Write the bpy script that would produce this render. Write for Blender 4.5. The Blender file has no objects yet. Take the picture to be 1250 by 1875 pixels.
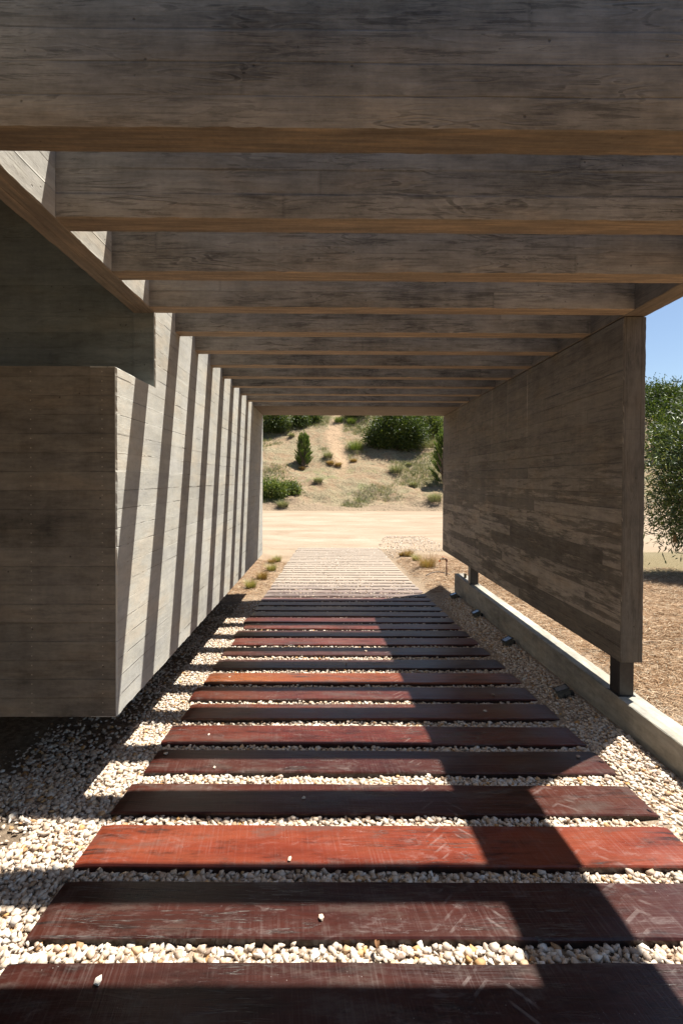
import bpy, bmesh, math, random
import numpy as np
from mathutils import Vector, Matrix, noise as mnoise

rad = math.radians
scene = bpy.context.scene
col = scene.collection
LIFT = 1.66                      # geometry is written with the lens at height 0; everything is lifted at the end
random.seed(7)
rng = np.random.default_rng(11)

# ------------------------------------------------------------------ camera
F, CX, CY, YAW, PIT, ROLL = 901.70, 608.73, 889.02, .0055, .0131, -.0033   # pixels of a 1250 x 1875 frame
cam_d = bpy.data.cameras.new("camera")
cam = bpy.data.objects.new("camera", cam_d)
col.objects.link(cam)
cam_d.sensor_fit = 'VERTICAL'
cam_d.sensor_height = 36.0
cam_d.lens = F / 1875 * 36
cam_d.shift_x = (625 - CX) / 1875
cam_d.shift_y = (CY - 937.5) / 1875
cam_d.clip_start = .02
cam_d.clip_end = 2000
# view axes in world space
def w2c(v):
    x, y, z = v
    c, s = math.cos(YAW), math.sin(YAW); x, y = x*c - y*s, x*s + y*c
    c, s = math.cos(PIT), math.sin(PIT); y, z = y*c - z*s, y*s + z*c
    c, s = math.cos(ROLL), math.sin(ROLL); x, z = x*c - z*s, x*s + z*c
    return x, y, z
R = np.array([w2c((1, 0, 0)), w2c((0, 1, 0)), w2c((0, 0, 1))])   # rows: world axes seen by the lens
right, fwd, up = Vector(R[:, 0]), Vector(R[:, 1]), Vector(R[:, 2])
cam.matrix_world = Matrix(((right.x, up.x, -fwd.x, 0), (right.y, up.y, -fwd.y, 0),
                           (right.z, up.z, -fwd.z, LIFT), (0, 0, 0, 1)))
scene.camera = cam

# ------------------------------------------------------------------ sky, sun, exposure
SUN = Vector((.374, .245, 1.0)).normalized()
elev = math.asin(SUN.z); azim = math.atan2(SUN.x, SUN.y)
world = bpy.data.worlds.new("World"); scene.world = world
world.use_nodes = True
wn = world.node_tree.nodes; wl = world.node_tree.links
sky = wn.new('ShaderNodeTexSky'); sky.sky_type = 'NISHITA'; sky.sun_disc = False
sky.sun_elevation = elev; sky.sun_rotation = azim
sky.air_density = 1.0; sky.dust_density = .6; sky.ozone_density = 1.6
wl.new(sky.outputs[0], wn['Background'].inputs[0])
wn['Background'].inputs[1].default_value = .050
sun_d = bpy.data.lights.new("sun", 'SUN'); sun_d.energy = 4.6; sun_d.angle = rad(.53); sun_d.color = (1, .965, .90)
sun = bpy.data.objects.new("sun", sun_d); col.objects.link(sun)
sun.rotation_euler = SUN.to_track_quat('Z', 'Y').to_euler()
scene.view_settings.view_transform = 'Standard'
scene.view_settings.look = 'None'
scene.view_settings.exposure = 1.45
scene.view_settings.gamma = 1

# ------------------------------------------------------------------ helpers: objects
def tag(o, label=None, cat=None, group=None, kind=None):
    if label: o['label'] = label
    if cat: o['category'] = cat
    if group: o['group'] = group
    if kind: o['kind'] = kind
    return o

def empty(name, loc):
    o = bpy.data.objects.new(name, None); o.empty_display_size = .1
    o.location = loc; col.objects.link(o); return o

def mesh_obj(name, verts, faces, mat, parent=None, origin=None, smooth=False):
    """verts are given in scene space; the object's origin is the parent's place or `origin`"""
    v = np.asarray(verts, dtype=float).reshape(-1, 3)
    off = np.array(parent.location) if parent is not None and parent.type == 'EMPTY' else np.zeros(3)
    if parent is not None and parent.type != 'EMPTY':
        off = np.array(parent.get('_o', (0, 0, 0)), dtype=float)
    if parent is None and origin is not None: off = np.array(origin, dtype=float)
    me = bpy.data.meshes.new(name)
    me.from_pydata([tuple(p) for p in (v - off)], [], faces)
    me.update()
    if smooth: me.polygons.foreach_set('use_smooth', [True]*len(me.polygons))
    if mat: me.materials.append(mat)
    o = bpy.data.objects.new(name, me); col.objects.link(o)
    if parent is not None: o.parent = parent
    elif origin is not None: o.location = origin
    return o

def fast_mesh(name, verts, tris, mat, attr=None, k=3, origin=(0, 0, 0)):
    """big numpy mesh, faces of k corners each; attr: dict name -> per-vertex floats"""
    me = bpy.data.meshes.new(name)
    n, m = len(verts), len(tris)
    me.vertices.add(n); me.loops.add(m*k); me.polygons.add(m)
    me.vertices.foreach_set('co', (np.asarray(verts) - np.array(origin)).astype(np.float32).ravel())
    me.loops.foreach_set('vertex_index', np.asarray(tris, dtype=np.int32).ravel())
    me.polygons.foreach_set('loop_start', np.arange(0, m*k, k, dtype=np.int32))
    me.update(calc_edges=True)
    if attr:
        for a, vals in attr.items():
            at = me.attributes.new(a, 'FLOAT', 'POINT'); at.data.foreach_set('value', np.asarray(vals, dtype=np.float32))
    if mat: me.materials.append(mat)
    o = bpy.data.objects.new(name, me); col.objects.link(o); o.location = origin
    return o

def nz(x, y, z=0.0): return mnoise.noise(Vector((x, y, z)))

# rough-edged bar along an axis (0 x, 1 y, 2 z); b and c are the two other axes in order
def bar(axis, a0, a1, b0, b1, c0, c1, ch=.006, step=.025, seed=0):
    n = max(2, int((a1 - a0)/step)); V = []; Fc = []
    for i in range(n + 1):
        a = a0 + (a1 - a0)*i/n
        q = []
        for j, (sb, sc) in enumerate([(0, 0), (1, 0), (1, 1), (0, 1)]):
            t = abs(nz(a*9, j*7.3 + seed, 1.7)) + .8*max(0, nz(a*31, j*3.1 + seed, 5.1))**1.5
            d = ch*(.35 + 1.6*t)
            B = b1 if sb else b0; C = c1 if sc else c0
            db = -d if sb else d; dc = -d if sc else d
            p1 = (B + db, C); p2 = (B, C + dc)
            q += [p2, p1] if (sb, sc) in ((0, 0), (1, 1)) else [p1, p2]
        for (B, C) in q:
            p = [0, 0, 0]; p[axis] = a
            o = [k for k in range(3) if k != axis]
            p[o[0]] = B; p[o[1]] = C; V.append(p)
    for i in range(n):
        for j in range(8):
            a, b = i*8 + j, i*8 + (j + 1) % 8
            Fc.append((a, b, b + 8, a + 8))
    Fc.append(tuple(range(7, -1, -1))); Fc.append(tuple(n*8 + j for j in range(8)))
    if axis == 1: Fc = [f[::-1] for f in Fc]
    return V, Fc

# wall slab: polygon in (Y, Z) between x0 (inner, rough edges) and x1
def slab_yz(poly, x0, x1, ch=.006, step=.02, both=True, seed=0):
    pts = []; N = len(poly)
    area = sum(poly[i][0]*poly[(i+1) % N][1] - poly[(i+1) % N][0]*poly[i][1] for i in range(N))
    sgn = 1 if area > 0 else -1
    for i in range(N):
        a, b = np.array(poly[i]), np.array(poly[(i+1) % N]); p = np.array(poly[i-1])
        t1 = (a-p)/np.linalg.norm(a-p); t2 = (b-a)/np.linalg.norm(b-a)
        n1 = sgn*np.array((-t1[1], t1[0])); n2 = sgn*np.array((-t2[1], t2[0]))
        L = np.linalg.norm(b-a); m = max(1, int(L/step))
        pts.append((a, n1+n2))
        for k in range(1, m): pts.append((a + (b-a)*k/m, n2))
    V = []; n = len(pts)
    def ring(x, inset, s):
        for i, (p, nn) in enumerate(pts):
            d = 0
            if inset:
                t = abs(nz(p[0]*9, p[1]*9, s)) + .9*max(0, nz(p[0]*33, p[1]*33, s + 4))**1.5
                d = ch*(.35 + 1.6*t)
            q = p + nn*d; V.append((x, q[0], q[1]))
    sx = 1 if x1 > x0 else -1
    ring(x0, True, seed); ring(x0 + sx*ch, False, 0)
    if both: ring(x1 - sx*ch, False, 0); ring(x1, True, seed + 9)
    else: ring(x1, False, 0)
    R_ = len(V)//n; Fc = []
    for r in range(R_-1):
        for j in range(n):
            a, b = r*n + j, r*n + (j+1) % n
            Fc.append((a, b, b + n, a + n))
    Fc.append(tuple(range(n-1, -1, -1))); Fc.append(tuple((R_-1)*n + j for j in range(n)))
    if sgn*sx < 0: Fc = [f[::-1] for f in Fc]
    return V, Fc

def box(x0, x1, y0, y1, z0, z1):
    V = [(x, y, z) for x in (x0, x1) for y in (y0, y1) for z in (z0, z1)]
    return V, [(0, 1, 3, 2), (4, 6, 7, 5), (0, 4, 5, 1), (2, 3, 7, 6), (0, 2, 6, 4), (1, 5, 7, 3)]

def bevel_box(name, dims, centre, mat, parent, bev=.004, rot=None, taper=None):
    bm = bmesh.new(); bmesh.ops.create_cube(bm, size=1)
    for v in bm.verts:
        v.co = Vector((v.co.x*dims[0], v.co.y*dims[1], v.co.z*dims[2]))
        if taper and v.co.z > 0: v.co.x *= taper; v.co.y *= taper
    bmesh.ops.bevel(bm, geom=bm.edges[:], offset=bev, segments=2, affect='EDGES')
    if rot is not None: bmesh.ops.transform(bm, matrix=rot, verts=bm.verts)
    bmesh.ops.translate(bm, vec=centre, verts=bm.verts)
    me = bpy.data.meshes.new(name); bm.to_mesh(me); bm.free()
    me.materials.append(mat); o = bpy.data.objects.new(name, me); col.objects.link(o)
    if parent is not None: o.parent = parent
    return o

def tube(path, r, seg=10, cap=True):
    P = [Vector(p) for p in path]; V = []; Fc = []
    rs = r if isinstance(r, (list, tuple)) else [r]*len(P)
    prev = None
    for i, p in enumerate(P):
        d = (P[min(i+1, len(P)-1)] - P[max(i-1, 0)]).normalized()
        a = prev if prev is not None else (Vector((1, 0, 0)) if abs(d.x) < .9 else Vector((0, 1, 0)))
        a = (a - d*a.dot(d)).normalized(); prev = a; b = d.cross(a)
        for k in range(seg):
            t = 2*math.pi*k/seg
            V.append(tuple(p + (a*math.cos(t) + b*math.sin(t))*rs[i]))
    for i in range(len(P)-1):
        for k in range(seg):
            Fc.append((i*seg+k, i*seg+(k+1) % seg, (i+1)*seg+(k+1) % seg, (i+1)*seg+k))
    if cap:
        Fc.append(tuple(range(seg-1, -1, -1))); Fc.append(tuple((len(P)-1)*seg+k for k in range(seg)))
    return V, Fc

def join(parts):
    V = []; Fc = []
    for v, f in parts:
        n = len(V); V += [tuple(p) for p in v]; Fc += [tuple(i+n for i in q) for q in f]
    return V, Fc

# ------------------------------------------------------------------ helpers: materials
class G:
    """tiny node-graph writer"""
    def __init__(s, name):
        s.m = bpy.data.materials.new(name); s.m.use_nodes = True
        s.t = s.m.node_tree; s.b = s.t.nodes['Principled BSDF']
    def n(s, typ, **kw):
        x = s.t.nodes.new(typ)
        for k, v in kw.items(): setattr(x, k, v)
        return x
    def put(s, sock, v):
        if isinstance(v, bpy.types.NodeSocket): s.t.links.new(v, sock)
        elif v is not None:
            if isinstance(v, (tuple, list)) and len(v) == 3 and len(sock.default_value) == 4: v = (*v, 1)
            sock.default_value = v
    def M(s, op, a, b=None, c=None, clamp=False):
        x = s.n('ShaderNodeMath', operation=op, use_clamp=clamp)
        for i, v in enumerate((a, b, c)):
            if v is not None: s.put(x.inputs[i], v)
        return x.outputs[0]
    def add(s, a, b): return s.M('ADD', a, b)
    def sub(s, a, b): return s.M('SUBTRACT', a, b)
    def mul(s, a, b): return s.M('MULTIPLY', a, b)
    def ma(s, a, b, c): return s.M('MULTIPLY_ADD', a, b, c)
    def mix(s, f, a, b, typ='MIX'):
        x = s.n('ShaderNodeMix', data_type='RGBA', blend_type=typ, clamp_factor=True)
        s.put(x.inputs[0], f); s.put(x.inputs[6], a); s.put(x.inputs[7], b); return x.outputs[2]
    def mixf(s, f, a, b):
        x = s.n('ShaderNodeMix', data_type='FLOAT'); s.put(x.inputs[0], f); s.put(x.inputs[2], a); s.put(x.inputs[3], b); return x.outputs[0]
    def xyz(s, x, y, z):
        c = s.n('ShaderNodeCombineXYZ'); s.put(c.inputs[0], x); s.put(c.inputs[1], y); s.put(c.inputs[2], z); return c.outputs[0]
    def sep(s, v):
        c = s.n('ShaderNodeSeparateXYZ'); s.put(c.inputs[0], v); return c.outputs
    def noise(s, vec, scale=1, detail=3, rough=.55, dist=0):
        x = s.n('ShaderNodeTexNoise'); s.put(x.inputs['Vector'], vec); s.put(x.inputs['Scale'], scale)
        s.put(x.inputs['Detail'], detail); s.put(x.inputs['Roughness'], rough); s.put(x.inputs['Distortion'], dist); return x.outputs[0]
    def vor(s, vec, scale=1, feature='F1', out=0):
        x = s.n('ShaderNodeTexVoronoi', feature=feature); s.put(x.inputs['Vector'], vec); s.put(x.inputs['Scale'], scale); return x.outputs[out]
    def white(s, vec):
        x = s.n('ShaderNodeTexWhiteNoise', noise_dimensions='3D'); s.put(x.inputs['Vector'], vec); return x.outputs[0]
    def ss(s, v, a, b, lo=0, hi=1):
        x = s.n('ShaderNodeMapRange', interpolation_type='SMOOTHSTEP'); s.put(x.inputs[0], v)
        s.put(x.inputs[1], a); s.put(x.inputs[2], b); s.put(x.inputs[3], lo); s.put(x.inputs[4], hi); return x.outputs[0]
    def ramp(s, f, stops):
        x = s.n('ShaderNodeValToRGB'); e = x.color_ramp.elements
        while len(e) < len(stops): e.new(.5)
        for i, (p, c) in enumerate(stops): e[i].position = p; e[i].color = (*c, 1)
        s.put(x.inputs[0], f); return x.outputs[0]
    def scale(s, c, f):
        x = s.n('ShaderNodeVectorMath', operation='SCALE'); s.put(x.inputs[0], c); s.put(x.inputs[3], f); return x.outputs[0]
    def attr(s, name):
        x = s.n('ShaderNodeAttribute'); x.attribute_name = name; return x.outputs[2]
    def geo(s, o): 
        if not hasattr(s, '_g'): s._g = s.n('ShaderNodeNewGeometry')
        return s._g.outputs[o]
    def obj(s, o):
        if not hasattr(s, '_o'): s._o = s.n('ShaderNodeObjectInfo')
        return s._o.outputs[o]
    def bump(s, h, dist=.003, strength=1):
        x = s.n('ShaderNodeBump'); s.put(x.inputs['Height'], h); x.inputs['Distance'].default_value = dist
        x.inputs['Strength'].default_value = strength; s.t.links.new(x.outputs[0], s.b.inputs['Normal'])
    def done(s, colr, rough=.8, spec=.3, metal=0):
        s.put(s.b.inputs['Base Color'], colr); s.put(s.b.inputs['Roughness'], rough)
        s.b.inputs['Specular IOR Level'].default_value = spec; s.b.inputs['Metallic'].default_value = metal
        return s.m

def concrete(name, L='X', base=(.30, .265, .225), bh=.108, blen=1.9, z0=0., grain=1., patch=0., seam=1., rust=.0,
             blot=1., nails=0., bumpd=.003, cool=0., cracks=0., fix=None, streak=0., drips=0.):
    g = G(name)
    X, Y, Z = g.sep(g.geo('Position')); NX, NY, NZ = g.sep(g.geo('True Normal'))
    pl, po, nl = (X, Y, NX) if L == 'X' else (Y, X, NY)
    endm = g.M('GREATER_THAN', g.M('ABSOLUTE', nl), .7)
    hor = g.M('GREATER_THAN', g.M('ABSOLUTE', NZ), .7)
    u = g.mixf(endm, pl, Z); v = g.mixf(endm, g.mixf(hor, Z, po), g.add(po, 3.07))
    rnd = g.mul(g.obj('Random'), 31.0) if fix is None else float(fix)
    wob = g.mul(g.sub(g.noise(g.xyz(g.mul(u, 1.3), rnd, 0), 1, 2), .5), .012)
    vv = g.M('DIVIDE', g.add(g.sub(v, z0), wob), bh)
    row = g.M('FLOOR', vv); fr = g.M('FRACT', vv)
    rr = g.white(g.xyz(row, rnd, 3.1))
    uu = g.add(g.M('DIVIDE', u, blen), g.mul(rr, 7)); cell = g.M('FLOOR', uu); fu = g.M('FRACT', uu)
    cr = g.white(g.xyz(row, cell, rnd)); cr2 = g.white(g.xyz(cell, row, g.add(rnd, 5)))
    # wood grain printed by the boards: contours of a stretched noise, cathedral shapes and knots
    n1 = g.noise(g.xyz(g.ma(cr, 17, g.mul(u, 1.5)), g.mul(v, 9), g.mul(cr, 9)), 1, 2.2, .5, .35)
    cont = g.M('SINE', g.ma(n1, 75, g.mul(v, 55)))
    fine = g.noise(g.xyz(g.mul(u, 5), g.ma(n1, 6, g.mul(v, 170)), cr), 1, 3, .6)
    amp = g.ss(g.noise(g.xyz(g.mul(u, 2.2), g.mul(v, 7), g.add(rnd, 4)), 1, 2), .42, .68)
    gr = g.add(g.mul(g.mul(cont, amp), .4), g.mul(g.sub(fine, .5), 1.5))
    dl = g.mul(g.mul(g.ss(cont, .45, .85), amp), g.ss(fine, .35, .55))
    spk = g.noise(g.xyz(g.mul(u, 1.0), v, rnd), 42, 6, .72)
    # cloudiness and stains
    b1 = g.noise(g.xyz(g.mul(u, 1.1), g.mul(v, 2.4), rnd), 1, 5, .62)
    b2 = g.noise(g.xyz(g.mul(u, 6), g.mul(v, 22), rnd), 1, 5, .65)
    bv = g.noise(g.xyz(g.mul(u, 9), g.mul(v, 1.0), rnd), 1, 3, .6)
    lum = g.add(1.0, g.mul(g.sub(b1, .5), 1.15*blot))
    lum = g.add(lum, g.mul(g.sub(b2, .5), .75*blot))
    lum = g.add(lum, g.mul(g.sub(bv, .5), .35*blot))
    lum = g.add(lum, g.mul(gr, .17*grain))
    lum = g.mul(lum, g.sub(1.0, g.mul(dl, min(.6, .28*grain))))
    lum = g.add(lum, g.mul(g.sub(spk, .5), .55*max(.5, blot*.6)))
    lum = g.add(lum, g.mul(g.sub(cr, .5), .17*blot))
    if drips:
        du = g.M('ABSOLUTE', g.sub(g.M('FRACT', g.M('DIVIDE', g.add(g.sub(pl, 1.7513 - .28055), .008), .5611)), .5))
        dn = g.noise(g.xyz(g.mul(u, 120), g.mul(v, 2.2), 4), 1, 3, .6); dz0 = g.noise(g.xyz(g.M('FLOOR', g.M('DIVIDE', g.sub(pl, 1.7513 - .28055), .5611)), 7.7, 1), 3.3, 0)
        dm = g.mul(g.mul(g.ss(du, .045, .01), g.ss(dn, .48, .6)), g.mul(g.ss(Z, 1.75, 2.2), g.ss(dz0, .3, .6)))
        lum = g.add(lum, g.mul(g.mul(dm, g.sub(1.0, endm)), drips))
    if streak:
        st1 = g.noise(g.xyz(g.ma(cr, 5, g.mul(u, 3.2)), g.mul(v, 42), g.add(rnd, 7)), 1, 7, .74, .5)
        sm = g.mul(g.ss(st1, .51, .565), g.ss(g.noise(g.xyz(g.mul(u, 1.3), g.mul(v, 6), g.add(rnd, 11)), 1, 3), .38, .6))
        lum = g.mul(lum, g.sub(1.0, g.mul(sm, streak)))
        lum = g.add(lum, g.mul(g.ss(st1, .40, .33), .16*streak))
    if patch:
        pm = g.mul(g.ss(g.add(g.noise(g.xyz(g.ma(cr, 9, g.mul(u, 1.7)), g.mul(v, 13), cr), 1, 7, .74), g.mul(g.sub(cr2, .5), .26)), .47, .56),
                   g.ss(g.add(Z, g.mul(g.sub(b1, .5), 1.6)), 2.2, 1.2))
        pm = g.mul(pm, g.sub(1.0, endm)); lum = g.mul(lum, g.sub(1.0, g.mul(endm, .26)))
        lum = g.mul(lum, g.add(.9, g.mul(pm, patch)))
    # seams between boards, butt joints
    sd = g.M('MINIMUM', fr, g.sub(1.0, fr))
    sw = g.mul(g.ss(g.noise(g.xyz(g.mul(u, 2.1), g.mul(row, 3.3), rnd), 1, 3), .36, .62), g.ss(sd, .045, .0))
    jd = g.M('MINIMUM', fu, g.sub(1.0, fu)); jn = g.mul(g.ss(jd, .004, .001), .45)
    lum = g.mul(lum, g.sub(1.0, g.mul(g.M('MAXIMUM', sw, jn), .34*seam)))
    h = g.add(g.mul(gr, .30*grain), g.mul(g.sub(cr2, .5), .55))
    h = g.add(h, g.add(g.mul(b2, .5), g.mul(spk, .8)))
    fin = g.mul(g.mul(g.ss(sd, .03, .006), g.ss(g.noise(g.xyz(g.mul(u, 3.1), g.mul(row, 2.3), g.add(rnd, 15)), 1, 4, .7), .55, .62)), .3*seam)
    lum = g.add(lum, fin)
    h = g.add(h, g.mul(sw, g.mul(g.sub(rr, .55), 4.0*seam)))
    # pits
    pv = g.vor(g.xyz(u, v, rnd), 13); pit = g.ss(pv, .085, .03)
    pit = g.mul(pit, g.M('GREATER_THAN', g.vor(g.xyz(u, v, rnd), 13, out=1) and g.noise(g.xyz(u, v, rnd), 3), .52))
    lum = g.mul(lum, g.sub(1.0, g.mul(pit, .5))); h = g.sub(h, g.mul(pit, 1.5))
    if cracks:
        cm = g.mul(g.ss(sd, .035, .01), g.ss(g.noise(g.xyz(g.mul(u, 1.7), g.mul(row, 5.7), g.add(rnd, 9)), 1, 3, .7), .56, .60))
        lum = g.mul(lum, g.sub(1.0, g.mul(cm, .75*cracks))); h = g.sub(h, g.mul(cm, 5*cracks))
    if nails:
        nu = g.M('FRACT', g.M('DIVIDE', g.add(u, .28), .405)); nv = g.M('FRACT', g.mul(vv, 2))
        d = g.M('SQRT', g.add(g.M('POWER', g.mul(g.sub(nu, .5), 40), 2), g.M('POWER', g.mul(g.sub(nv, .5), 5.4), 2)))
        lum = g.add(lum, g.mul(g.ss(d, .5, .2), nails))
    c = g.scale(g.mix(1, base, (1, 1, 1), 'MULTIPLY'), lum)
    tone = g.noise(g.xyz(g.mul(u, 1.7), g.mul(v, 5), g.add(rnd, 2)), 1, 4, .6)
    c = g.mix(g.mul(g.ss(tone, .45, .7), .5), c, g.mix(1, c, (.93, .96, 1.06), 'MULTIPLY'))
    c = g.mix(g.mul(g.ss(tone, .5, .3), .5), c, g.mix(1, c, (1.1, .97, .84), 'MULTIPLY'))
    if rust:  # stained undersides; object colour adds painted bounce light to the stain
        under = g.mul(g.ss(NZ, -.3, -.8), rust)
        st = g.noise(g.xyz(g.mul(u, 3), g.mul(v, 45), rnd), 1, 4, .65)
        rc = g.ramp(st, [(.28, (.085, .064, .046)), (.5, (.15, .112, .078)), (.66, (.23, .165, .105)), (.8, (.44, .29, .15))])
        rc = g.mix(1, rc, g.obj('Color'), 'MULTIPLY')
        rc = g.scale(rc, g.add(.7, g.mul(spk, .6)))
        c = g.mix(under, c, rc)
    g.bump(h, bumpd, .8)
    return g.done(c, .82, .25)

def plain(name, colr, rough=.5, spec=.5, metal=0, var=.15, sc=20):
    g = G(name)
    n = g.noise(g.n('ShaderNodeTexCoord').outputs['Object'], sc, 4)
    c = g.scale(g.mix(1, colr, (1, 1, 1), 'MULTIPLY'), g.add(1 - var, g.mul(n, 2*var)))
    return g.done(c, rough, spec, metal)

# ------------------------------------------------------------------ measurements
ZS, XL, XR, WR = 1.1465, -1.211, 2.0413, .159
YN, YF, YB = 3.4333, 8.90, 2.8096
ZBR, ZBL, ZTB, ZC = -1.2826, -1.366, .6348, -1.5349
B0, BS, BT, ZBT = 1.7513, .5611, .1217, 1.583
ZPAR = 1.88
def path_z(y): return -1.611 - .0464*min(y, 17.3)

# =========================================================================================
# TERRAIN
# =========================================================================================
def sstep(a, b, x):
    t = np.clip((x - a)/(b - a), 0, 1); return t*t*(3 - 2*t)
def vnoise(x, y, s, seed=0):          # cheap value noise for arrays
    x = np.asarray(x, float)*s + seed*13.7; y = np.asarray(y, float)*s + seed*7.1
    xi, yi = np.floor(x), np.floor(y); fx, fy = x - xi, y - yi
    fx = fx*fx*(3-2*fx); fy = fy*fy*(3-2*fy)
    def h(a, b): 
        q = np.sin(a*127.1 + b*311.7 + seed*1.3)*43758.5453; return q - np.floor(q)
    return (h(xi, yi)*(1-fx) + h(xi+1, yi)*fx)*(1-fy) + (h(xi, yi+1)*(1-fx) + h(xi+1, yi+1)*fx)*fy
def fbm(x, y, s, seed=0, o=4):
    r = 0; a = .5; t = 0
    for i in range(o): r = r + a*vnoise(x, y, s*2**i, seed + i); t += a; a *= .5
    return r/t
def height(x, y):
    x = np.asarray(x, float); y = np.asarray(y, float)
    path = -1.611 - .0464*np.clip(y, -8, 17.3) - .035
    side = np.interp(y, [-8, 3, 8, 12, 17.3], [-1.70, -1.73, -1.84, -2.02, -2.44])
    k = sstep(1.55, 2.05, x)
    near = path*(1-k) + side*k
    kk = sstep(-1.4, -2.6, x)
    near = near + kk*(.06 + .05*sstep(9, 15, y))
    road = np.interp(y, [17.3, 24, 33], [-2.449, -2.33, -2.13])
    yw = y; y = np.maximum(y + 2.4*(fbm(x, y, .25, 15) - .5)*sstep(33, 34.5, y), 33)
    hill = np.interp(y, [33, 35, 37.5, 45, 55, 62, 75, 90, 300], [-2.13, -1.45, -.75, 2.55, 7.1, 9.3, 11.0, 11.4, 14])
    hill = hill + sstep(34, 45, y)*(sstep(-6, -22, x)*1.5 + (fbm(x, y, .11, 3) - .5)*1.7*sstep(36, 48, y) + .9*np.sin(x*.21 + 1.2)*sstep(40, 60, y))
    hill = hill + sstep(33.3, 35, y)*sstep(40, 36, y)*(fbm(x, y, .6, 8) - .45)*1.3 + sstep(34, 38, y)*(fbm(x, y, 1.1, 21) - .5)*.35
    y = yw
    z = np.where(y < 17.3, near, np.where(y < 33, road, hill))
    return z
def grid(name, xs, ys, mat, dz=0.0, kind='structure'):
    Xg, Yg = np.meshgrid(xs, ys); Zg = height(Xg, Yg) + dz
    V = np.stack([Xg, Yg, Zg], -1).reshape(-1, 3)
    nx, ny = len(xs), len(ys); i = np.arange(nx-1); j = np.arange(ny-1)
    I, J = np.meshgrid(i, j); a = (J*nx + I).ravel()
    Q = np.stack([a, a+1, a+nx+1, a+nx], -1)
    o = fast_mesh(name, V, Q, mat, k=4)
    o.data.polygons.foreach_set('use_smooth', [True]*len(o.data.polygons))
    return tag(o, kind=kind)

# near ground: brown needle litter with sand toward the road
g = G('litter_ground'); P = g.geo('Position'); X, Y, Z = g.sep(P)
n = g.noise(P, 1.2, 6, .6); n2 = g.noise(P, 24, 5, .7); n3 = g.noise(P, 130, 3, .6)
lit = g.ramp(n2, [(.28, (.10, .063, .036)), (.5, (.24, .155, .09)), (.68, (.37, .26, .165))])
lit = g.scale(lit, g.add(.55, g.mul(n3, .9)))
sand = g.ramp(n, [(.3, (.24, .175, .115)), (.6, (.31, .235, .16)), (.8, (.27, .20, .13))])
sand = g.scale(sand, g.add(.85, g.mul(n2, .3)))
ymix = g.add(Y, g.mul(g.sub(n, .5), 4.0))
cen = g.ss(g.add(g.M('ABSOLUTE', g.sub(X, .3)), g.mul(g.sub(n, .5), .8)), 1.9, 1.3)
f = g.M('MAXIMUM', g.ss(ymix, 12.6, 15.6), g.mul(cen, g.ss(ymix, 7.4, 9.6)))
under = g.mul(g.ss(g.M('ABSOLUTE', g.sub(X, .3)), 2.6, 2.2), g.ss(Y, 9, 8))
gcol = g.mix(f, lit, sand)
gcol = g.mix(g.mul(under, .8), gcol, g.scale(g.ramp(n2, [(.3, (.20, .15, .105)), (.6, (.36, .28, .20))]), g.ss(X, -1.5, -1.3, .5, 1.0)))  # soil left of the path scaled darker: shade under the house painted in
grass = g.mul(g.ss(X, 3.2, 4.2), g.ss(ymix, 8.6, 10.2)); grass = g.mul(grass, g.ss(ymix, 17, 14.5))
gcol = g.mix(g.mul(grass, .8), gcol, g.ramp(n2, [(.3, (.11, .095, .045)), (.7, (.21, .175, .10))]))
g.bump(g.add(g.mul(n2, 2), n3), .02, .7); m_ground = g.done(gcol, .95, .1)

g = G('sand_road'); P = g.geo('Position'); X, Y, Z = g.sep(P)
str_ = g.noise(g.xyz(g.mul(X, .3), g.mul(Y, .8), 0), 1, 6, .7, .5); n2 = g.noise(P, 9, 5, .65); n3 = g.noise(P, 70, 3)
c = g.ramp(str_, [(.3, (.225, .165, .11)), (.5, (.285, .215, .15)), (.72, (.34, .28, .21))])
c = g.scale(c, g.add(.82, g.mul(n2, .36)))
edge = g.ss(g.add(Y, g.mul(g.sub(n2, .5), 3)), 30.5, 33.5)
c = g.mix(g.mul(edge, .7), c, (.25, .18, .115))
g.bump(g.add(g.mul(n2, 1.5), g.mul(str_, 3)), .03, .5); ru = g.noise(g.xyz(g.mul(X, .12), g.ma(g.M('SINE', g.mul(X, .21)), .5, g.mul(Y, 3.4)), 3), 1, 4, .6)
c = g.scale(c, g.add(.86, g.mul(ru, .27)))
peb = g.ss(g.vor(P, 5), .12, .06); c = g.mix(g.mul(g.mul(peb, g.ss(n2, .5, .6)), .6), c, (.16, .12, .09))
m_road = g.done(c, .95, .1)

g = G('dune_sand'); P = g.geo('Position'); X, Y, Z = g.sep(P)
n1 = g.noise(P, .22, 5, .65); n2 = g.noise(P, 1.3, 6, .72); n3 = g.noise(P, 7, 4, .7)
c = g.ramp(n2, [(.3, (.19, .128, .075)), (.5, (.27, .188, .115)), (.7, (.30, .22, .14))])
gm = g.ss(g.add(g.mul(n1, .45), g.mul(n2, .6)), .42, .60)
scr = g.ramp(n3, [(.3, (.12, .105, .06)), (.5, (.215, .185, .11)), (.72, (.29, .25, .155))])
c = g.mix(g.mul(gm, .75), c, scr)
gm2 = g.mul(g.ss(g.noise(P, .5, 5, .7), .52, .66), g.mul(g.ss(Y, 35, 37), g.ss(Y, 44, 40)))
c = g.mix(g.mul(gm2, .6), c, (.17, .185, .08))
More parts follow.
